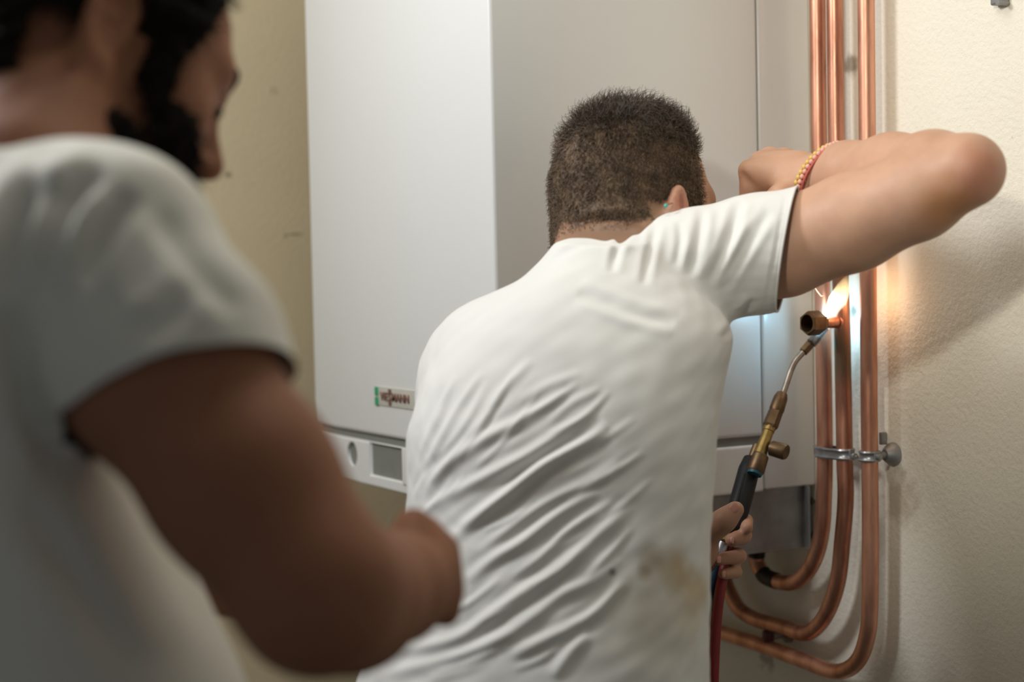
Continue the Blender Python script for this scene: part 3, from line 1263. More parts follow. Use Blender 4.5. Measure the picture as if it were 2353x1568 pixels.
lathe('mark_ring', T(1735.6, 1084, -0.008), T(1733.2, 1091, -0.008), [(0, 0.0099), (1, 0.0092)], m_teal, torch, 24, 'teal band at the collar end')
kb = T(1765, 1028)
lathe('valve_knob', kb, T(1807, 1040, -0.012), [(0, 0.0045), (0.2, 0.0045), (0.2, 0.0098), (0.9, 0.0104), (1, 0.0092)], m_brass_dark, torch, 20)
lathe('inlet_lug', T(1742, 1020, 0.012), T(1726, 1062, 0.014), [(0, 0.004), (0.1, 0.006), (1, 0.006)], m_brass_dark, torch, 12)
hpts = catmull([T(1727, 1056, 0.014), T(1719, 1088, 0.010), T(1708, 1130, 0.004), T(1696, 1172), T(1688, 1200), T(1682, 1222)], 6)
tube('handle', hpts, np.interp(np.linspace(0, 1, len(hpts)), [0, 0.15, 0.6, 0.92, 1], [0.0105, 0.0135, 0.0140, 0.0125, 0.009]), m_black, torch, 16, 'black moulded handle')
tube('handle_rib', catmull([T(1712, 1090, -0.004), T(1702, 1125, -0.009), T(1692, 1160, -0.0135), T(1684, 1195, -0.0125)], 5), 0.0018, m_black, torch, 8)
lathe('inlet_nut', T(1670, 1224), T(1662, 1246), [(0, 0.006), (0.1, 0.0085), (0.9, 0.0085), (1, 0.006)], m_brass, torch, 6, flat=True, label='brass hexagonal inlet nut')
lathe('inlet_nut', T(1684, 1226, 0.012), T(1672, 1256, 0.012), [(0, 0.006), (0.1, 0.008), (0.9, 0.008), (1, 0.006)], m_brass, torch, 6, flat=True)
lathe('ferrule', T(1662, 1246), T(1654, 1272), [(0, 0.0066), (0.6, 0.0072), (1, 0.0066)], m_zinc, torch, 16, 'grey steel ferrule')
tube('hose', catmull([T(1658, 1262, 0.005), T(1648, 1295, 0.012), T(1638, 1335, 0.012), T(1626, 1390, 0.012), T(1612, 1460, 0.01), T(1590, 1600, 0.0), T(1560, 1800, -0.02)], 7), 0.0068, m_blue, torch, 16, 'blue rubber hose')
tube('hose', catmull([T(1672, 1254, 0.014), T(1666, 1300, 0.008), T(1656, 1350, 0.0), T(1648, 1410), T(1642, 1490), T(1638, 1600), T(1630, 1800)], 7), 0.0068, m_red, torch, 16, 'red rubber hose')

# flame: glowing gas
fl_a, fl_b = T(1896, 760, 0.004), P(1950, 632, zt - 0.020)
m = bpy.data.materials.new('flame_gas')
m.use_nodes = True
nt = m.node_tree
nt.nodes.clear()
out = nt.nodes.new('ShaderNodeOutputMaterial')
em = nt.nodes.new('ShaderNodeEmission')
geo = nt.nodes.new('ShaderNodeNewGeometry')
sub = nt.nodes.new('ShaderNodeVectorMath')
sub.operation = 'SUBTRACT'
nt.links.new(geo.outputs['Position'], sub.inputs[0])
sub.inputs[1].default_value = tuple(fl_a)
dot = nt.nodes.new('ShaderNodeVectorMath')
dot.operation = 'DOT_PRODUCT'
nt.links.new(sub.outputs[0], dot.inputs[0])
fd = (fl_b - fl_a) / ((fl_b - fl_a) @ (fl_b - fl_a))
dot.inputs[1].default_value = tuple(fd)
rc = nt.nodes.new('ShaderNodeValToRGB')
for i, (p, c) in enumerate([(0.0, (0.55, 0.8, 1, 1)), (0.45, (1, 0.93, 0.78, 1)), (0.72, (1, 0.82, 0.42, 1)), (1.0, (0.5, 0.62, 0.35, 1))]):
    e = rc.color_ramp.elements[i] if i < 2 else rc.color_ramp.elements.new(p)
    e.position = p
    e.color = c
rs = nt.nodes.new('ShaderNodeValToRGB')
for i, (p, c) in enumerate([(0.0, 1.0), (0.55, 0.9), (0.8, 0.28), (1.0, 0.03)]):
    e = rs.color_ramp.elements[i] if i < 2 else rs.color_ramp.elements.new(p)
    e.position = p
    e.color = (c, c, c, 1)
nt.links.new(dot.outputs['Value'], rc.inputs[0])
nt.links.new(dot.outputs['Value'], rs.inputs[0])
mul = nt.nodes.new('ShaderNodeMath')
mul.operation = 'MULTIPLY'
nt.links.new(rs.outputs[0], mul.inputs[0])
mul.inputs[1].default_value = 260.0
nt.links.new(rc.outputs[0], em.inputs[0])
nt.links.new(mul.outputs[0], em.inputs[1])
nt.links.new(em.outputs[0], out.inputs['Volume'])
flame = lathe('flame', fl_a, fl_b, [(0, 0.0025), (0.10, 0.0055), (0.3, 0.0105), (0.55, 0.0125), (0.8, 0.0085), (1, 0.002)], m, torch, 24, 'white and yellow gas flame')
point('flame_core_light', fl_a + (fl_b - fl_a) * 0.22 + RGT * 0.004, 0.32, (0.27, 0.70, 1.0), 0.010)
point('flame_tip_light', fl_a + (fl_b - fl_a) * 0.60 - FWD * 0.040 + RGT * 0.030, 0.22, (1.0, 0.58, 0.32), 0.022)

sp_m = bpy.data.materials.new('spark_glow')
sp_m.use_nodes = True
sp_m.node_tree.nodes['Principled BSDF'].inputs['Emission Color'].default_value = (1, 0.6, 0.35, 1)
sp_m.node_tree.nodes['Principled BSDF'].inputs['Emission Strength'].default_value = 2.5
zs = zt - 0.05
spark = tube('spark', [P(1869, 655, zs), P(1878, 670, zs), P(1887, 681, zs), P(1892, 680, zs)], [0.0003, 0.0006, 0.0006, 0.0002], sp_m, None, 6)
tag(spark, 'thin glowing spark flying off the torch flame below the raised arm', 'spark')

#@@WORKER
# ================================================================== the man with the torch
skin_w = srgb(198, 157, 132)
elbow_w = P(2245, 385, 1.735)
worker = empty('person', (*P(1220, 1900, 1.66)[:2], 0), 'man in a white T-shirt bending with his back turned, soldering the copper pipe', 'person')

hc_w, hR_w = head_frame(P(1456, 510, 1.875), 0.71 * RGT + 0.704 * FWD - 0.02 * UPV, math.radians(3))
HS_W = 0.985
hp_w, HT_w = head_prims(hc_w, hR_w, HS_W)

sh_r = P(1660, 590, 1.80)
tor_w = loft([(1900, 800, 1640, 1.64, 0.120), (1720, 790, 1636, 1.64, 0.125), (1568, 818, 1630, 1.65, 0.125), (1400, 880, 1628, 1.67, 0.125), (1180, 935, 1632, 1.70, 0.125),
              (1000, 934, 1645, 1.72, 0.125), (880, 968, 1660, 1.74, 0.122), (790, 1030, 1686, 1.755, 0.115), (740, 1075, 1680, 1.765, 0.110), (680, 1140, 1620, 1.775, 0.10),
              (625, 1215, 1560, 1.785, 0.085), (575, 1295, 1500, 1.795, 0.066)], 0.02)
hem_a, hem_b = P(1832, 448, 1.80), P(1788, 706, 1.80)
hem_c = P(1812, 575, 1.80)
hem_n = nrm(np.cross(hem_b - hem_a, FWD + 0.25 * RGT))
hem_n = hem_n if hem_n @ RGT > 0 else -hem_n
shirt_sdf = [tor_w,
             ell(P(1105, 850, 1.79), CAMR, (0.048, 0.070, 0.064), 0.05),
             cone(P(1110, 870, 1.80), P(1135, 1090, 1.85), 0.056, 0.060, 0.04),
             cone(P(1355, 655, 1.785), P(1600, 612, 1.795), 0.052, 0.0595, 0.025),
             cone(P(1600, 612, 1.795), P(1735, 583, 1.80), 0.060, 0.0615, 0.02),
             capped(cone(P(1735, 585, 1.80), P(1900, 545, 1.778), 0.0628, 0.0615, 0.02), (hem_a + hem_b) / 2 + hem_n * 0.012, hem_n)]

# skin: one body
arm_r = [P(1640, 590, 1.80), P(1800, 570, 1.80), P(1960, 510, 1.762), P(2110, 448, 1.715), P(2222, 396, 1.675)]
fore_r = [P(2224, 388, 1.675), P(2145, 384, 1.725), P(2050, 388, 1.785), P(1945, 398, 1.845), P(1862, 412, 1.885)]
hz = 1.955
knk = [P(1722, 392, 1.905), P(1748, 372, 1.932), P(1776, 368, 1.958), P(1806, 372, 1.98)]
hand_r = []
wr = P(1855, 412, 1.89)
for i, kx in enumerate(knk):
    base = wr + (kx - wr) * 0.22
    hand_r += [cone(base, kx, 0.018, 0.0125, 0.018)]
    q = to_px(kx[None])[0]
    pip = P(q[0] - 6 + 3 * i, q[1] + 84, q[2] + 0.018)
    tip = P(q[0] + 44, q[1] + 92, q[2] - 0.004)
    hand_r += [cone(kx, pip, 0.0112, 0.0095, 0.006), cone(pip, tip, 0.0093, 0.0082, 0.004)]
hand_r += [ell(P(1806, 408, 1.915), CAMR, (0.038, 0.022, 0.034), 0.022),
           ball(P(1768, 360, 1.945), 0.0115, 0.010), ball(P(1804, 363, 1.965), 0.0115, 0.010),
           cone(P(1702, 404, 1.8965), P(1750, 462, 1.893), 0.0060, 0.0075, 0.003, True),
           cone(P(1818, 434, 1.875), P(1790, 450, 1.866), 0.0150, 0.0125, 0.015), cone(P(1790, 450, 1.866), P(1752, 474, 1.875), 0.0118, 0.0095, 0.006)]

th_l = [P(1600, 1248, 1.985), P(1640, 1214, 1.965), P(1665, 1196, 1.955), P(1690, 1172, 1.955)]
zf = TZ(1250)
hand_l = [ell(P(1612, 1262, zf + 0.016), CAMR, (0.030, 0.043, 0.018), 0.02)]
hand_l += chain(th_l, [0.0165, 0.0128, 0.0122, 0.0105], 0.012)
fing = [  # mcp (behind), pip (right), tip
    (P(1640, 1208, zf + 0.030), P(1712, 1198, zf + 0.022), P(1716, 1214, zf - 0.004), 0.0090),
    (P(1640, 1235, zf + 0.032), P(1708, 1232, zf + 0.014), P(1681, 1242, zf - 0.018), 0.0096),
    (P(1632, 1270, zf + 0.032), P(1698, 1278, zf + 0.010), P(1650, 1287, zf - 0.020), 0.0088),
    (P(1630, 1300, zf + 0.030), P(1690, 1315, zf + 0.008), P(1662, 1320, zf - 0.016), 0.0076)]
for a, b, c, r in fing:
    hand_l += [cone(P(1600, 1262, zf + 0.02), a, 0.014, 0.0115, 0.012), cone(a, b, r * 1.12, r * 1.08, 0.006), cone(b, c, r * 1.08, r * 0.88, 0.003)]
arm_l = chain([P(1112, 880, 1.80), P(1140, 1120, 1.86), P(1220, 1390, 1.90)], [0.044, 0.044, 0.042], 0.03) + \
    chain([P(1220, 1390, 1.90), P(1400, 1330, 1.94), P(1560, 1275, 1.975), P(1600, 1262, 1.985)], [0.043, 0.042, 0.031, 0.027], 0.02)

neck_w = [cone(HT_w(0, -0.026, -0.020), P(1422, 640, 1.82), 0.055, 0.057, 0.025), cone(P(1422, 640, 1.82), P(1370, 760, 1.77), 0.07, 0.09, 0.05)]
body_w = hp_w + neck_w + offset(shirt_sdf[:1], 0.015) + offset(shirt_sdf[1:2] + shirt_sdf[3:5], 0.012) + \
    chain(arm_r, [0.050, 0.0520, 0.0515, 0.0455, 0.0345], 0.012) + chain(fore_r, [0.0335, 0.0355, 0.036, 0.0325, 0.0265], 0.018) + hand_r + arm_l + hand_l
bw_v, bw_f = surf(body_w, 0.0027, P(760, 1750, 1.5) - 0.1 + V(-0.2, -0.2, 0), P(2340, 180, 2.0) + V(0.15, 0.30, 0.05))
BV = lambda a, b: hit(bw_v, a, b)
m_skin_w = skin('fair_skin', skin_w, marks=[(BV(2180, 480), 0.05, srgb(186, 128, 80), 0.7, 0.03), (BV(2265, 400), 0.045, srgb(190, 122, 98), 0.6, 0.03),
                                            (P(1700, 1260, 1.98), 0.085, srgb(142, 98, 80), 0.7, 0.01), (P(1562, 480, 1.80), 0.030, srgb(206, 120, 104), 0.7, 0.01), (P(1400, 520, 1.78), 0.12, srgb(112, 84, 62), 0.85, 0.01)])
# shallow nape crease
bw_v = folds(bw_v, bw_f, [([(1300, 532), (1350, 506), (1420, 500), (1480, 512)], 9, -0.004, 0.6)])
body_o = link('body', mesh_np('body', bw_v, bw_f), m_skin_w, worker)

z5 = lambda *q: [(a / 3.136 + 1200, b / 3.136 + 180) for a, b in q]
z7 = lambda *q: [(a / 2.704 + 900, b / 2.704 + 620) for a, b in q]
z8 = lambda *q: [(a / 2.614 + 800, b / 2.614 + 1000) for a, b in q]
ST = [
    # back: long ridges running down to the left (heights scaled below)
    (z7((1080, 755), (930, 865), (760, 960), (600, 1040), (420, 1160), (270, 1290), (160, 1420)), 13, 0.0050, 0.55),
    (z7((1250, 880), (1080, 1000), (870, 1140), (700, 1230), (400, 1385), (230, 1505)), 13, 0.0055, 0.6),
    (z7((1350, 960), (1190, 1075), (960, 1210), (760, 1370), (560, 1510), (430, 1600)), 14, 0.0065, 0.65),
    (z7((410, 660), (300, 870), (200, 1100), (150, 1330)), 8, 0.0032, 0.5),
    (z7((560, 640), (430, 830), (300, 1050), (180, 1300)), 8, 0.0030, 0.5),
    (z7((690, 720), (560, 940), (400, 1130), (250, 1330)), 9, 0.0032, 0.5),
    (z7((870, 560), (720, 720), (620, 860)), 10, 0.0026, 0.5),
    (z7((1180, 640), (980, 720), (800, 820)), 11, 0.0022, 0.5),
    (z7((1300, 740), (1120, 830), (980, 940)), 9, 0.0022, 0.5),
    (z7((250, 560), (190, 760), (150, 980)), 8, 0.0025, 0.5),
    (z8((1560, -10), (1330, 100), (1130, 210), (900, 400), (600, 640)), 13, 0.0050, 0.6),
    (z8((1640, 170), (1430, 290), (1250, 380), (1050, 500), (780, 720)), 12, 0.0042, 0.6),
    (z8((1500, 330), (1280, 460), (1050, 640), (880, 740), (720, 880)), 13, 0.0060, 0.65),
    (z8((1600, 400), (1400, 520), (1290, 600), (1150, 740), (980, 860)), 9, 0.0036, 0.55),
    (z8((1700, 420), (1500, 600), (1300, 780), (1050, 950), (850, 1090), (640, 1230), (300, 1310)), 14, 0.0060, 0.6),
    (z8((1640, 740), (1450, 880), (1280, 960), (1100, 1100), (900, 1230), (600, 1360)), 14, 0.0042, 0.55),
    (z8((1660, 880), (1500, 1060), (1380, 1140), (1180, 1230), (980, 1330)), 13, 0.0046, 0.6),
    (z8((1440, 1195), (1340, 1300), (1230, 1460)), 14, 0.0050, 0.5),
    (z8((630, 260), (540, 380), (440, 490)), 7, 0.0028, 0.4),
    (z8((520, 180), (430, 310), (385, 460)), 7, 0.0028, 0.4),
    (z8((1000, 1180), (700, 1310), (300, 1420), (60, 1470)), 16, 0.0035, 0.5),
    (z8((900, 1290), (700, 1400), (480, 1470)), 13, 0.0030, 0.5),
    (z8((1700, 560), (1560, 720), (1420, 850)), 9, 0.0030, 0.5),
    # shoulder blade edge and sleeve pleats
    (z7((1160, 140), (1340, 205), (1500, 268), (1760, 335)), 13, -0.0040, 0.55),
    (z5((770, 1090), (690, 1220), (645, 1400)), 9, -0.0030, 0.6),
    (z5((970, 1040), (910, 1300), (875, 1490)), 9, -0.0028, 0.6),
    (z5((1130, 1030), (1140, 1180), (1110, 1350)), 8, -0.0022, 0.6),
    (z5((1300, 930), (1275, 1150), (1205, 1430)), 11, -0.0034, 0.6),
    (z5((1570, 870), (1515, 1080), (1430, 1310), (1340, 1480)), 12, -0.0040, 0.6),
    (z5((1790, 950), (1640, 1170), (1500, 1400), (1440, 1540)), 11, -0.0040, 0.6),
    (z5((1700, 1060), (1570, 1290), (1450, 1500)), 7, 0.0030, 0.3),
    ([(1662, 780), (1700, 730), (1735, 690)], 9, -0.004, 0.6),
    # stitched hem of the sleeve, ribbed collar
    ([(1806, 446), (1782, 580), (1758, 706)], 4, -0.0016, 0.4),
    ([(1203, 645), (1224, 612), (1290, 566), (1350, 542), (1440, 524)], 9, 0.0030, 0.4),
]
FINE = []
for (x0, y0), (x1, y1) in (((1120, 880), (1010, 1050)), ((1180, 860), (1050, 1060)), ((1240, 900), (1080, 1090)), ((1330, 880), (1200, 960)), ((1400, 900), (1260, 1000)), ((1460, 960), (1300, 1070)),
                           ((1480, 1040), (1330, 1130)), ((1500, 1100), (1360, 1200)), ((1000, 880), (965, 1010)), ((1040, 860), (985, 1040)), ((1150, 1330), (1010, 1420)), ((1260, 1330), (1120, 1430)),
                           ((1420, 1350), (1300, 1440)), ((1180, 1480), (1000, 1545)), ((1300, 1470), (1180, 1540)), ((980, 1040), (955, 1150)), ((1070, 1090), (990, 1170)), ((1390, 1180), (1260, 1270)),
                           ((1230, 1140), (1110, 1220)), ((1340, 1260), (1210, 1350))):
    mx, my = (x0 + x1) / 2 + rng.uniform(-8, 8), (y0 + y1) / 2 + rng.uniform(4, 14)
    FINE.append(([(x0, y0), (mx, my), (x1, y1)], rng.uniform(5, 7.5), rng.uniform(0.0010, 0.0019), 0.4))
sw_v, sw_f = surf(shirt_sdf, 0.0030, P(760, 1750, 1.5) - 0.1 + V(-0.2, -0.2, 0), P(2000, 380, 1.9) + V(0.1, 0.25, 0.05), smooth=2)
n_ = normals(sw_v, sw_f)
sw_v = sw_v + n_ * (0.0009 * vnoise(sw_v, 60, 5) + 0.0005 * vnoise(sw_v, 150, 6))[:, None]
N_BACK = 23
ST = [(p_, w_ * 0.92, a_ * 0.68, v_ * 0.75) for p_, w_, a_, v_ in ST[:N_BACK]] + ST[N_BACK:] + FINE
sw_v = folds(sw_v, sw_f, ST)
sw_v = lap(sw_v, sw_f, 0.35)



SV = lambda a, b: hit(sw_v, a, b)
stain = [(SV(1560, 1310), 0.036, srgb(168, 140, 96), 0.75, 0.045), (SV(1500, 1290), 0.022, srgb(150, 130, 96), 0.6, 0.03), (SV(1413, 1309), 0.006, srgb(80, 72, 56), 0.8, 0.004),
         (SV(1482, 1313), 0.012, srgb(120, 98, 66), 0.6, 0.014), (SV(1600, 1370), 0.045, srgb(196, 172, 128), 0.7, 0.05), (SV(1510, 1440), 0.08, srgb(206, 198, 178), 0.6, 0.06)]
m_shirt_w = cloth('white_cotton', srgb(221, 220, 217), stain)
me = mesh_np('shirt', sw_v, sw_f)
rim_w = open_sleeve(me, (hem_a + hem_b) / 2, hem_n, 0.1, shirt_sdf[-1][0], 0.012)
shirt_w = link('shirt', me, m_shirt_w, worker, 'worn white T-shirt with a brown stain at the side')


hem_ring('sleeve_hem', rim_w, 0.0013, m_shirt_w, shirt_w)


def trousers(parent, hipc, wid, feet, mat, shoe_mat, fw):
    prs = [ell(hipc, np.eye(3), (wid, wid * 0.78, 0.13), 0.05)]
    for ft, sd in zip(feet, (1, -1)):
        hip = hipc + sd * nrm(np.cross(fw, V(0, 0, 1))) * 0.085 - V(0, 0, 0.04)
        knee = (hip + ft) / 2 + fw * 0.03
        prs += chain([hip, knee, ft + V(0, 0, 0.06)], [0.095, 0.072, 0.062], 0.05)
    v, f = surf(prs, 0.009, np.minimum(hipc, np.min(feet, 0)) - 0.35, np.maximum(hipc, np.max(feet, 0)) + 0.3)
    link('trousers', mesh_np('trousers', v, f), mat, parent)
    for ft in feet:
        prs = [ell(ft + fw * 0.06 + V(0, 0, 0.030), np.stack([np.cross(fw, V(0, 0, 1)), fw, V(0, 0, 1)]), (0.046, 0.14, 0.032), 0.03), cone(ft + V(0, 0, 0.04), ft + V(0, 0, 0.10), 0.042, 0.044, 0.03)]
        v, f = surf(prs, 0.008, ft - 0.25, ft + 0.25)
        v[:, 2] = np.maximum(v[:, 2], 0.0)
        link('shoe', mesh_np('shoe', v, f), shoe_mat, parent)


m_jeans = cloth('dark_work_cotton', srgb(52, 58, 70))
m_shoe = simple('dark_leather', srgb(48, 40, 34), 0.5)
hip_w = P(1220, 1800, 1.66)
fw_w = nrm((0.45 * RGT + 0.8 * FWD) * V(1, 1, 0))
fg_w = [V(hip_w[0], hip_w[1], 0) + sd * nrm(np.cross(fw_w, V(0, 0, 1))) * 0.13 + fw_w * 0.02 * sd for sd in (1, -1)]
trousers(worker, hip_w, 0.165, fg_w, m_jeans, m_shoe, fw_w)

# hair of the worker
L = head_local(bw_v, hc_w, hR_w, HS_W)
nb = normals(bw_v, bw_f)
earm = ear_mask(bw_v, L, hp_w)
sst = lambda x, a, b: np.clip((x - a) / (b - a), 0, 1)
front_line = 0.058 - 0.62 * np.clip(0.092 - L[:, 2], 0, 0.05)        # y beyond which the forehead is bare
hl = sst(L[:, 2] + 0.045 * sst(-L[:, 0], 0.015, 0.05), -0.030, 0.004)
hmask = sst(front_line - L[:, 1], -0.004, 0.012) * np.where(L[:, 1] > -0.02, sst(L[:, 2], -0.03 + 0.6 * np.clip(L[:, 1], 0, 0.04), 0.012), hl)
sideb = sst(0.012 - np.abs(L[:, 1] - 0.030), 0, 0.006) * sst(L[:, 2], -0.05, -0.03) * (L[:, 2] < 0.06)
hmask = np.maximum(hmask, sideb)
hmask = np.where((np.linalg.norm(L, axis=1) < 0.17) & ~earm, hmask, 0)
m_hair = Mat('brown_hair')
nz = m_hair.noise(45, 4, 0.6)
r = m_hair.ramp(nz.outputs[0], [(0.3, (0.05, 0.031, 0.018, 1)), (0.55, (0.14, 0.088, 0.048, 1)), (0.78, (0.30, 0.20, 0.115, 1))])
m_hair.color(r.outputs[0])
m_hair.set(Roughness=0.42, Specular_IOR_Level=0.6)
m_hair = m_hair.m
m_scalp = simple('hair_base', (0.12, 0.074, 0.042), 0.7, var=0.35, scale=120)
hair_o = shell('hair', bw_v, bw_f, hmask, 0.0035, m_scalp, worker, 'short dark brown hair, tousled on top', 0.2)
cand = np.where(hmask > 0.25)[0]
pr = hmask[cand] / hmask[cand].sum()
pick = rng.choice(cand, 24000, p=pr)
pick = pick[outside(bw_v[pick], shirt_sdf)]
Lp = L[pick]
topw = sst(Lp[:, 2] - 0.25 * Lp[:, 1] * 0, 0.070, 0.112)
jit = rng.normal(size=(len(pick), 3)) * 0.0012
flow = -np.array(hR_w[2]) * 0.9 + np.array(hR_w[1]) * 0.15
flow_top = np.array(hR_w[1]) * 0.3 + np.array(hR_w[0]) * 0.3
rp = bw_v[pick]
lock = np.stack([vnoise(rp, 75, 21 + i) for i in range(3)], 1)
dirs = nb[pick] * (0.45 + 0.45 * topw)[:, None] + flow * (1 - topw)[:, None] * 0.9 + flow_top * topw[:, None] + lock * (0.25 + 0.75 * topw)[:, None] + rng.normal(size=(len(pick), 3)) * (0.15 + 0.30 * topw)[:, None]
ln = 0.0045 + 0.005 * sst(Lp[:, 2], -0.03, 0.05) + 0.018 * topw * rng.uniform(0.35, 1.2, len(pick))
ln = ln * (0.55 + 0.45 * sst(hmask[pick], 0.3, 1.0))
m_hair_top = simple('dark_hair', (0.065, 0.043, 0.027), 0.34, var=0.6, scale=70, spec=0.8)
tsel = topw + rng.normal(size=len(pick)) * 0.28
for sel, mt in ((tsel < 0.45, m_hair), (tsel >= 0.45, m_hair_top)):
    k_ = np.where(sel)[0]
    strands('hair_strands', rp[k_] + nb[pick][k_] * 0.0008 + jit[k_], dirs[k_], ln[k_], 0.00046, mt, hair_o, curl=0.55, seg=5, seed=4)

# brow, eyes, earring
m_brow = simple('dark_brow', (0.03, 0.02, 0.014), 0.7)
m_eye = simple('eye_white', srgb(230, 226, 220), 0.2)
for sx in (1, -1):
    tube('eyebrow', catmull([HT_w(sx * 0.016, 0.100, 0.030), HT_w(sx * 0.032, 0.0955, 0.036), HT_w(sx * 0.047, 0.084, 0.032)], 5), [0.0022] + [0.0034] * 9 + [0.0014], m_brow, worker, 8)
    lathe('eyeball', HT_w(sx * 0.033, 0.068, 0.004), HT_w(sx * 0.033, 0.0935, 0.004), [(0, 0.002), (0.2, 0.009), (0.5, 0.0118), (0.8, 0.009), (1, 0.002)], m_eye, worker, 16)
er = empty('earring', P(1540, 469, 1.775), 'tiny gold earring post with a turquoise bead behind the right ear', 'earring')
tube('post', [P(1545, 467, 1.782), P(1532, 471.5, 1.770)], 0.0008, m_brass, er, 8)
m_turq = simple('turquoise', srgb(60, 176, 168), 0.3)
lathe('bead', P(1530, 473, 1.769) - V(0, 0, 0.0022), P(1530, 473, 1.769) + V(0, 0, 0.0022), [(0, 0.0006), (0.25, 0.0019), (0.5, 0.0023), (0.75, 0.0019), (1, 0.0006)], m_turq, er, 12)

# bracelets round the right wrist
m_yel = simple('yellow_beads', srgb(214, 186, 92), 0.35, var=0.1)
m_pink = simple('pink_beads', srgb(228, 172, 156), 0.4, var=0.1)
m_cord = simple('red_cord', srgb(188, 92, 84), 0.7)
wa, wb = fore_r[3], fore_r[4]
wx = nrm(wa - wb)
bx, by, _ = frame_of(wx)


def bead_mesh(r, mat):
    bm = bmesh.new()
    bmesh.ops.create_uvsphere(bm, u_segments=8, v_segments=6, radius=r)
    me = mesh_bm('bead', bm, True)
    me.materials.append(mat)
    return me


def ring_pts(t, rr, n, tilt=0.75):
    c = wb + (wa - wb) * t
    out = []
    for a in np.arange(n) * 2 * math.pi / n:
        d = math.cos(a) * bx + math.sin(a) * by
        out.append(c + d * rr + wx * (tilt * rr * (d @ UPV)))
    return out


for nm, t, rr, n, r, mt, lab in (('beaded_bracelet', 0.24, 0.0342, 40, 0.0031, m_yel, 'yellow beaded bracelet on the raised wrist, nearest the hand'),
                                 ('beaded_bracelet.001', 0.36, 0.0350, 42, 0.0030, m_pink, 'pink beaded bracelet on the raised wrist beside the yellow one')):
    br = empty(nm, wb + (wa - wb) * t, lab, 'bracelet', 'bracelets on the raised wrist')
    pts = ring_pts(t, rr, 48)
    tube('cord', pts + [pts[0]], 0.0010, m_cord, br, 8, caps=False)
    bmsh = bead_mesh(r, mt)
    for i, p in enumerate(ring_pts(t, rr, n)):
        o = bpy.data.objects.new('bead', bmsh)
        COL.objects.link(o)
        o.parent = br
        o.location = Vector(p) - br.location
pts = ring_pts(0.45, 0.0345, 48)
cb = tube('cord_bracelet', pts + [pts[0]], 0.0014, m_cord, None, 8, caps=False)
tag(cb, 'thin red cord bracelet on the raised wrist, nearest the elbow', 'bracelet', 'bracelets on the raised wrist')

# nails of the left hand
m_nail = simple('fingernail', srgb(206, 150, 134), 0.3)


def nail(c, along, out, ln, wd):
    x = nrm(along)
    z = nrm(out - x * (np.array(out) @ x))
    y = np.cross(z, x)
    bm = bmesh.new()
    bmesh.ops.create_uvsphere(bm, u_segments=14, v_segments=8, radius=1)
    for v in bm.verts:
        q = np.array(v.co)
        s = np.sign(q) * np.abs(q) ** 0.75
        v.co = Vector(c + x * s[0] * ln + y * s[1] * wd + z * s[2] * 0.0016)
    link('fingernail', mesh_bm('fingernail', bm, True), m_nail, worker)


nail(th_l[3] - FWD * 0.0095 - RGT * 0.003 + UPV * 0.003, th_l[3] - th_l[2], -FWD - 0.25 * RGT + 0.3 * UPV, 0.0068, 0.0055)
for a, b, c, r in fing[1:]:
    nail(c - FWD * (r * 0.80) + UPV * 0.001, c - b, -FWD - 0.2 * RGT, 0.0052, 0.0044)

#@@FOREMAN
# ================================================================== the bearded man in front
skin_f = srgb(150, 102, 76)
m_skin_f = skin('tan_skin', skin_f, rough=0.68, sss=0.08)
front = empty('person.001', (*P(60, 1900, 1.12)[:2], 0), 'bearded dark-haired man in a white T-shirt in front, looking down, out of focus', 'person')
yawf = math.radians(57)
hfw = math.sin(yawf) * RGT + math.cos(yawf) * FWD
pit = math.radians(-24.5)
hc_f, hR_f = head_frame(P(205, 150, 1.22), math.cos(pit) * hfw + math.sin(pit) * UPV, math.radians(11.0))
hp_f, HT_f = head_prims(hc_f, hR_f, 1.0, 1.05)
tor_f = loft([(2300, -330, 640, 1.14, 0.13), (1900, -330, 640, 1.14, 0.135), (1568, -320, 545, 1.13, 0.135), (1400, -310, 465, 1.125, 0.135), (1200, -300, 360, 1.12, 0.135), (1000, -290, 255, 1.115, 0.135),
              (800, -280, 250, 1.11, 0.135), (640, -270, 290, 1.11, 0.13), (520, -250, 310, 1.11, 0.115), (440, -230, 250, 1.11, 0.085), (372, -200, 180, 1.11, 0.06)], 0.02)
sh_f = P(262, 500, 1.06)
el_f = P(735, 1366, 0.985)
hm_f = P(432, 912, 1.03)
ha, hb = P(182, 1000, 1.03), P(685, 828, 1.03)
hn = nrm(np.cross(hb - ha, FWD - 0.40 * UPV))
hn = hn if hn @ UPV < 0 else -hn
shirt_f = [tor_f, cone(P(20, 560, 1.22), P(150, 900, 1.31), 0.060, 0.058, 0.05), ell(P(235, 535, 1.07), CAMR, (0.060, 0.048, 0.060), 0.045),
           cone(P(270, 565, 1.06), P(395, 810, 1.035), 0.057, 0.067, 0.04),
           capped(cone(P(395, 810, 1.035), P(490, 1060, 1.015), 0.068, 0.070, 0.02), (ha + hb) / 2 + hn * 0.016, hn)]
fist = P(985, 1312, 1.235)
fr_wr = P(905, 1352, 1.15)
hand_f = [ell(P(975, 1312, 1.225), CAMR, (0.024, 0.036, 0.034), 0.02)]
for i in range(4):
    k0 = P(945 + 8 * i, 1235 + 52 * i, 1.205 + 0.004 * i)
    k1 = P(1020 + 6 * min(i, 2) - 10 * (i == 3), 1262 + 48 * i, 1.235)
    k2 = P(1012, 1285 + 40 * i, 1.268)
    hand_f += [cone(k0, k1, 0.0115, 0.0105, 0.010), cone(k1, k2, 0.0105, 0.009, 0.006)]
hand_f += [cone(P(925, 1262, 1.20), P(948, 1205, 1.215), 0.013, 0.011, 0.012), cone(P(948, 1205, 1.215), P(985, 1215, 1.235), 0.0105, 0.009, 0.008)]
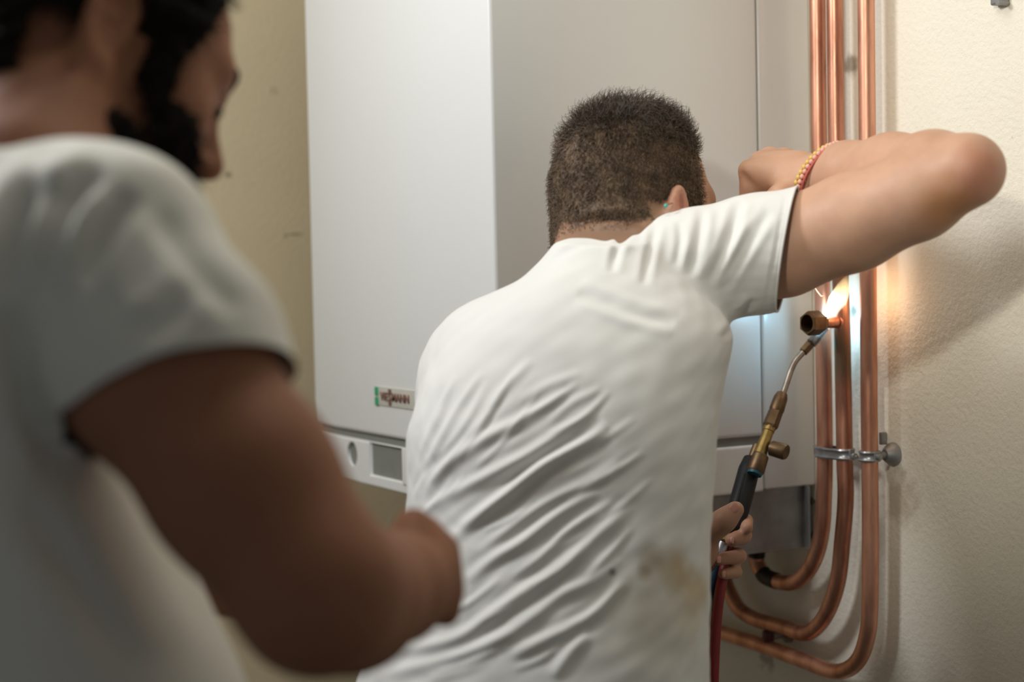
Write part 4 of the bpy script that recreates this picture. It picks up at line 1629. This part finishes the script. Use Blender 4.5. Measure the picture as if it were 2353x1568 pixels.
arm_f = chain([P(265, 580, 1.06), P(378, 855, 1.035), P(560, 1110, 1.005), el_f], [0.052, 0.0585, 0.0535, 0.046], 0.03) + \
    chain([P(725, 1350, 0.985), P(800, 1374, 1.05), fr_wr, P(950, 1325, 1.20)], [0.047, 0.044, 0.034, 0.028], 0.025)
arm_f2 = chain([P(40, 620, 1.25), P(150, 900, 1.31), P(330, 1225, 1.34)], [0.048, 0.048, 0.043], 0.03) + \
    chain([P(330, 1225, 1.34), P(560, 1300, 1.345), P(770, 1365, 1.335)], [0.042, 0.040, 0.029], 0.02) + [ell(P(835, 1380, 1.33), CAMR, (0.034, 0.026, 0.024), 0.02)]
for i in range(4):
    arm_f2 += [cone(P(850, 1345 + 22 * i, 1.315), P(905, 1352 + 22 * i, 1.33), 0.0095, 0.0085, 0.006), cone(P(905, 1352 + 22 * i, 1.33), P(895, 1358 + 22 * i, 1.352), 0.0085, 0.0075, 0.004)]
arm_f2 += [cone(P(800, 1335, 1.325), P(860, 1325, 1.335), 0.011, 0.009, 0.008)]
neck_f = [cone(HT_f(0, -0.028, -0.030), P(60, 440, 1.12), 0.058, 0.064, 0.03)]
body_f = hp_f + neck_f + offset([shirt_f[0], shirt_f[2], shirt_f[3]], 0.024) + arm_f + hand_f + arm_f2
bf_v, bf_f = surf(body_f, 0.0042, P(-350, 2300, 1.0) + V(-0.15, -0.2, 0), P(1060, -200, 1.3) + V(0.1, 0.25, 0.05))
link('body', mesh_np('body', bf_v, bf_f), m_skin_f, front)

sf_v, sf_f = surf(shirt_f, 0.0055, P(-350, 2300, 1.0) + V(-0.2, -0.2, 0), P(700, 250, 1.3) + V(0.1, 0.25, 0.05))
z2 = lambda *q: [(a / 2.614, b / 2.614 + 300) for a, b in q]
STF = [
    (z2((640, 250), (480, 350), (380, 500), (300, 720), (250, 950)), 32, -0.013, 0.55),
    (z2((780, 370), (660, 520), (560, 720), (480, 940)), 32, -0.011, 0.55),
    (z2((330, 300), (180, 450), (90, 680), (50, 950)), 34, -0.012, 0.6),
    (z2((950, 480), (1100, 700), (1250, 900), (1450, 1100)), 30, -0.005, 0.5),
    (z2((1130, 930), (1000, 1130), (760, 1230)), 30, -0.006, 0.5),
    ([(20, 700), (60, 900), (140, 1060)], 34, -0.010, 0.5),
    ([(60, 1150), (180, 1330), (300, 1540)], 40, -0.006, 0.5),
]
sf_v = folds(sf_v, sf_f, STF)
n_ = normals(sf_v, sf_f)
sf_v = sf_v + n_ * (0.0012 * vnoise(sf_v, 45, 9))[:, None]
me = mesh_np('shirt', sf_v, sf_f)
rim_f = open_sleeve(me, (ha + hb) / 2, hn, 0.12, shirt_f[-1][0], 0.007)
m_shirt_f = cloth('white_cotton_front', srgb(224, 222, 213))
shirt_fo = link('shirt', me, m_shirt_f, front, 'plain white T-shirt with a wide sleeve')
hem_ring('sleeve_hem', rim_f, 0.002, m_shirt_f, shirt_fo)
hip_f = P(150, 2240, 1.14)
fw_f = nrm((0.85 * RGT + 0.4 * FWD) * V(1, 1, 0))
fg_f = [V(hip_f[0], hip_f[1], 0) + sd * nrm(np.cross(fw_f, V(0, 0, 1))) * 0.13 + fw_f * 0.03 * sd for sd in (1, -1)]
trousers(front, hip_f, 0.165, fg_f, m_jeans, m_shoe, fw_f)

# hair, beard, brows, eyes
L = head_local(bf_v, hc_f, hR_f)
nb = normals(bf_v, bf_f)
near = np.linalg.norm(L, axis=1) < 0.17
earm = ear_mask(bf_v, L, hp_f)
front_line = 0.066 - 0.25 * np.clip(0.085 - L[:, 2], 0, 0.1)
hm = sst(front_line - L[:, 1], -0.004, 0.014) * np.where(L[:, 1] > -0.02, sst(L[:, 2], 0.0, 0.03), sst(L[:, 2] - 0.55 * np.clip(L[:, 1] + 0.09, 0, 0.09), -0.085, -0.060))
hm = np.where(near & ~earm, hm, 0)
bd = sst(L[:, 2], -0.02 + 0.0, -0.045) * sst(L[:, 1] - 0.30 * np.clip(L[:, 2] + 0.012, -0.068, 0), 0.012, 0.024) * sst(L[:, 2], -0.145, -0.130)
sb = sst(0.017 - np.abs(L[:, 1] - 0.030), 0, 0.008) * sst(L[:, 2], -0.06, -0.04) * (L[:, 2] < 0.06)
mou = sst(0.020 - np.abs(L[:, 2] + 0.063), 0.0, 0.004) * sst(0.021 - np.abs(L[:, 0]), 0, 0.004) * (L[:, 1] > 0.088)
cheek_edge = sst(0.092 - L[:, 1] - 0.9 * np.clip(L[:, 2] + 0.045, 0, 0.1), 0, 0.012)
bd = np.maximum(np.where(L[:, 2] > -0.05, bd * cheek_edge, bd) * (1 - 0.9 * mou), sb)
bd = np.where(near & ~earm, bd, 0)
jaw = np.where(bd > 0)[0]
bd[jaw] *= sst(sdf_eval(hp_f[:N_HEAD], bf_v[jaw]), 0.040, 0.015)
m_blk = simple('black_hair', (0.009, 0.007, 0.005), 0.8, var=0.4, scale=60, spec=0.15)
m_beard = simple('black_beard', (0.012, 0.008, 0.006), 0.8, var=0.4, scale=60, spec=0.15)
hair_f = shell('hair', bf_v, bf_f, hm, 0.014, m_blk, front, 'thick black hair', 0.35)
beard_f = shell('beard', bf_v, bf_f, bd, 0.010, m_beard, front, 'full black beard', 0.35, 8)
for nm, mk, par, mt, N, lnn in (('hair_strands', hm, hair_f, m_blk, 5000, 0.022), ('beard_strands', bd, beard_f, m_beard, 4000, 0.016)):
    cand = np.where(mk > 0.3)[0]
    pick = rng.choice(cand, N)
    pick = pick[outside(bf_v[pick], shirt_f, 0.012)]
    N = len(pick)
    dirs = nb[pick] * 0.8 - hR_f[2] * 0.5 + rng.normal(size=(N, 3)) * 0.35
    strands(nm, bf_v[pick] + nb[pick] * 0.003, dirs, lnn * rng.uniform(0.5, 1.1, N), 0.0007, mt, par, curl=0.3, seed=12)
for sx in (1, -1):
    tube('eyebrow', catmull([HT_f(sx * 0.014, 0.099, 0.028), HT_f(sx * 0.032, 0.096, 0.036), HT_f(sx * 0.050, 0.083, 0.030)], 5), [0.003] + [0.0048] * 9 + [0.002], m_blk, front, 8)
    tube('eyelashes', catmull([HT_f(sx * 0.020, 0.094, 0.000), HT_f(sx * 0.033, 0.0955, 0.001), HT_f(sx * 0.046, 0.089, -0.001)], 5), [0.0012] + [0.0022] * 9 + [0.0012], m_blk, front, 6)
    lathe('eyeball', HT_f(sx * 0.033, 0.068, 0.004), HT_f(sx * 0.033, 0.0935, 0.004), [(0, 0.002), (0.2, 0.009), (0.5, 0.0118), (0.8, 0.009), (1, 0.002)], m_eye, front, 16)
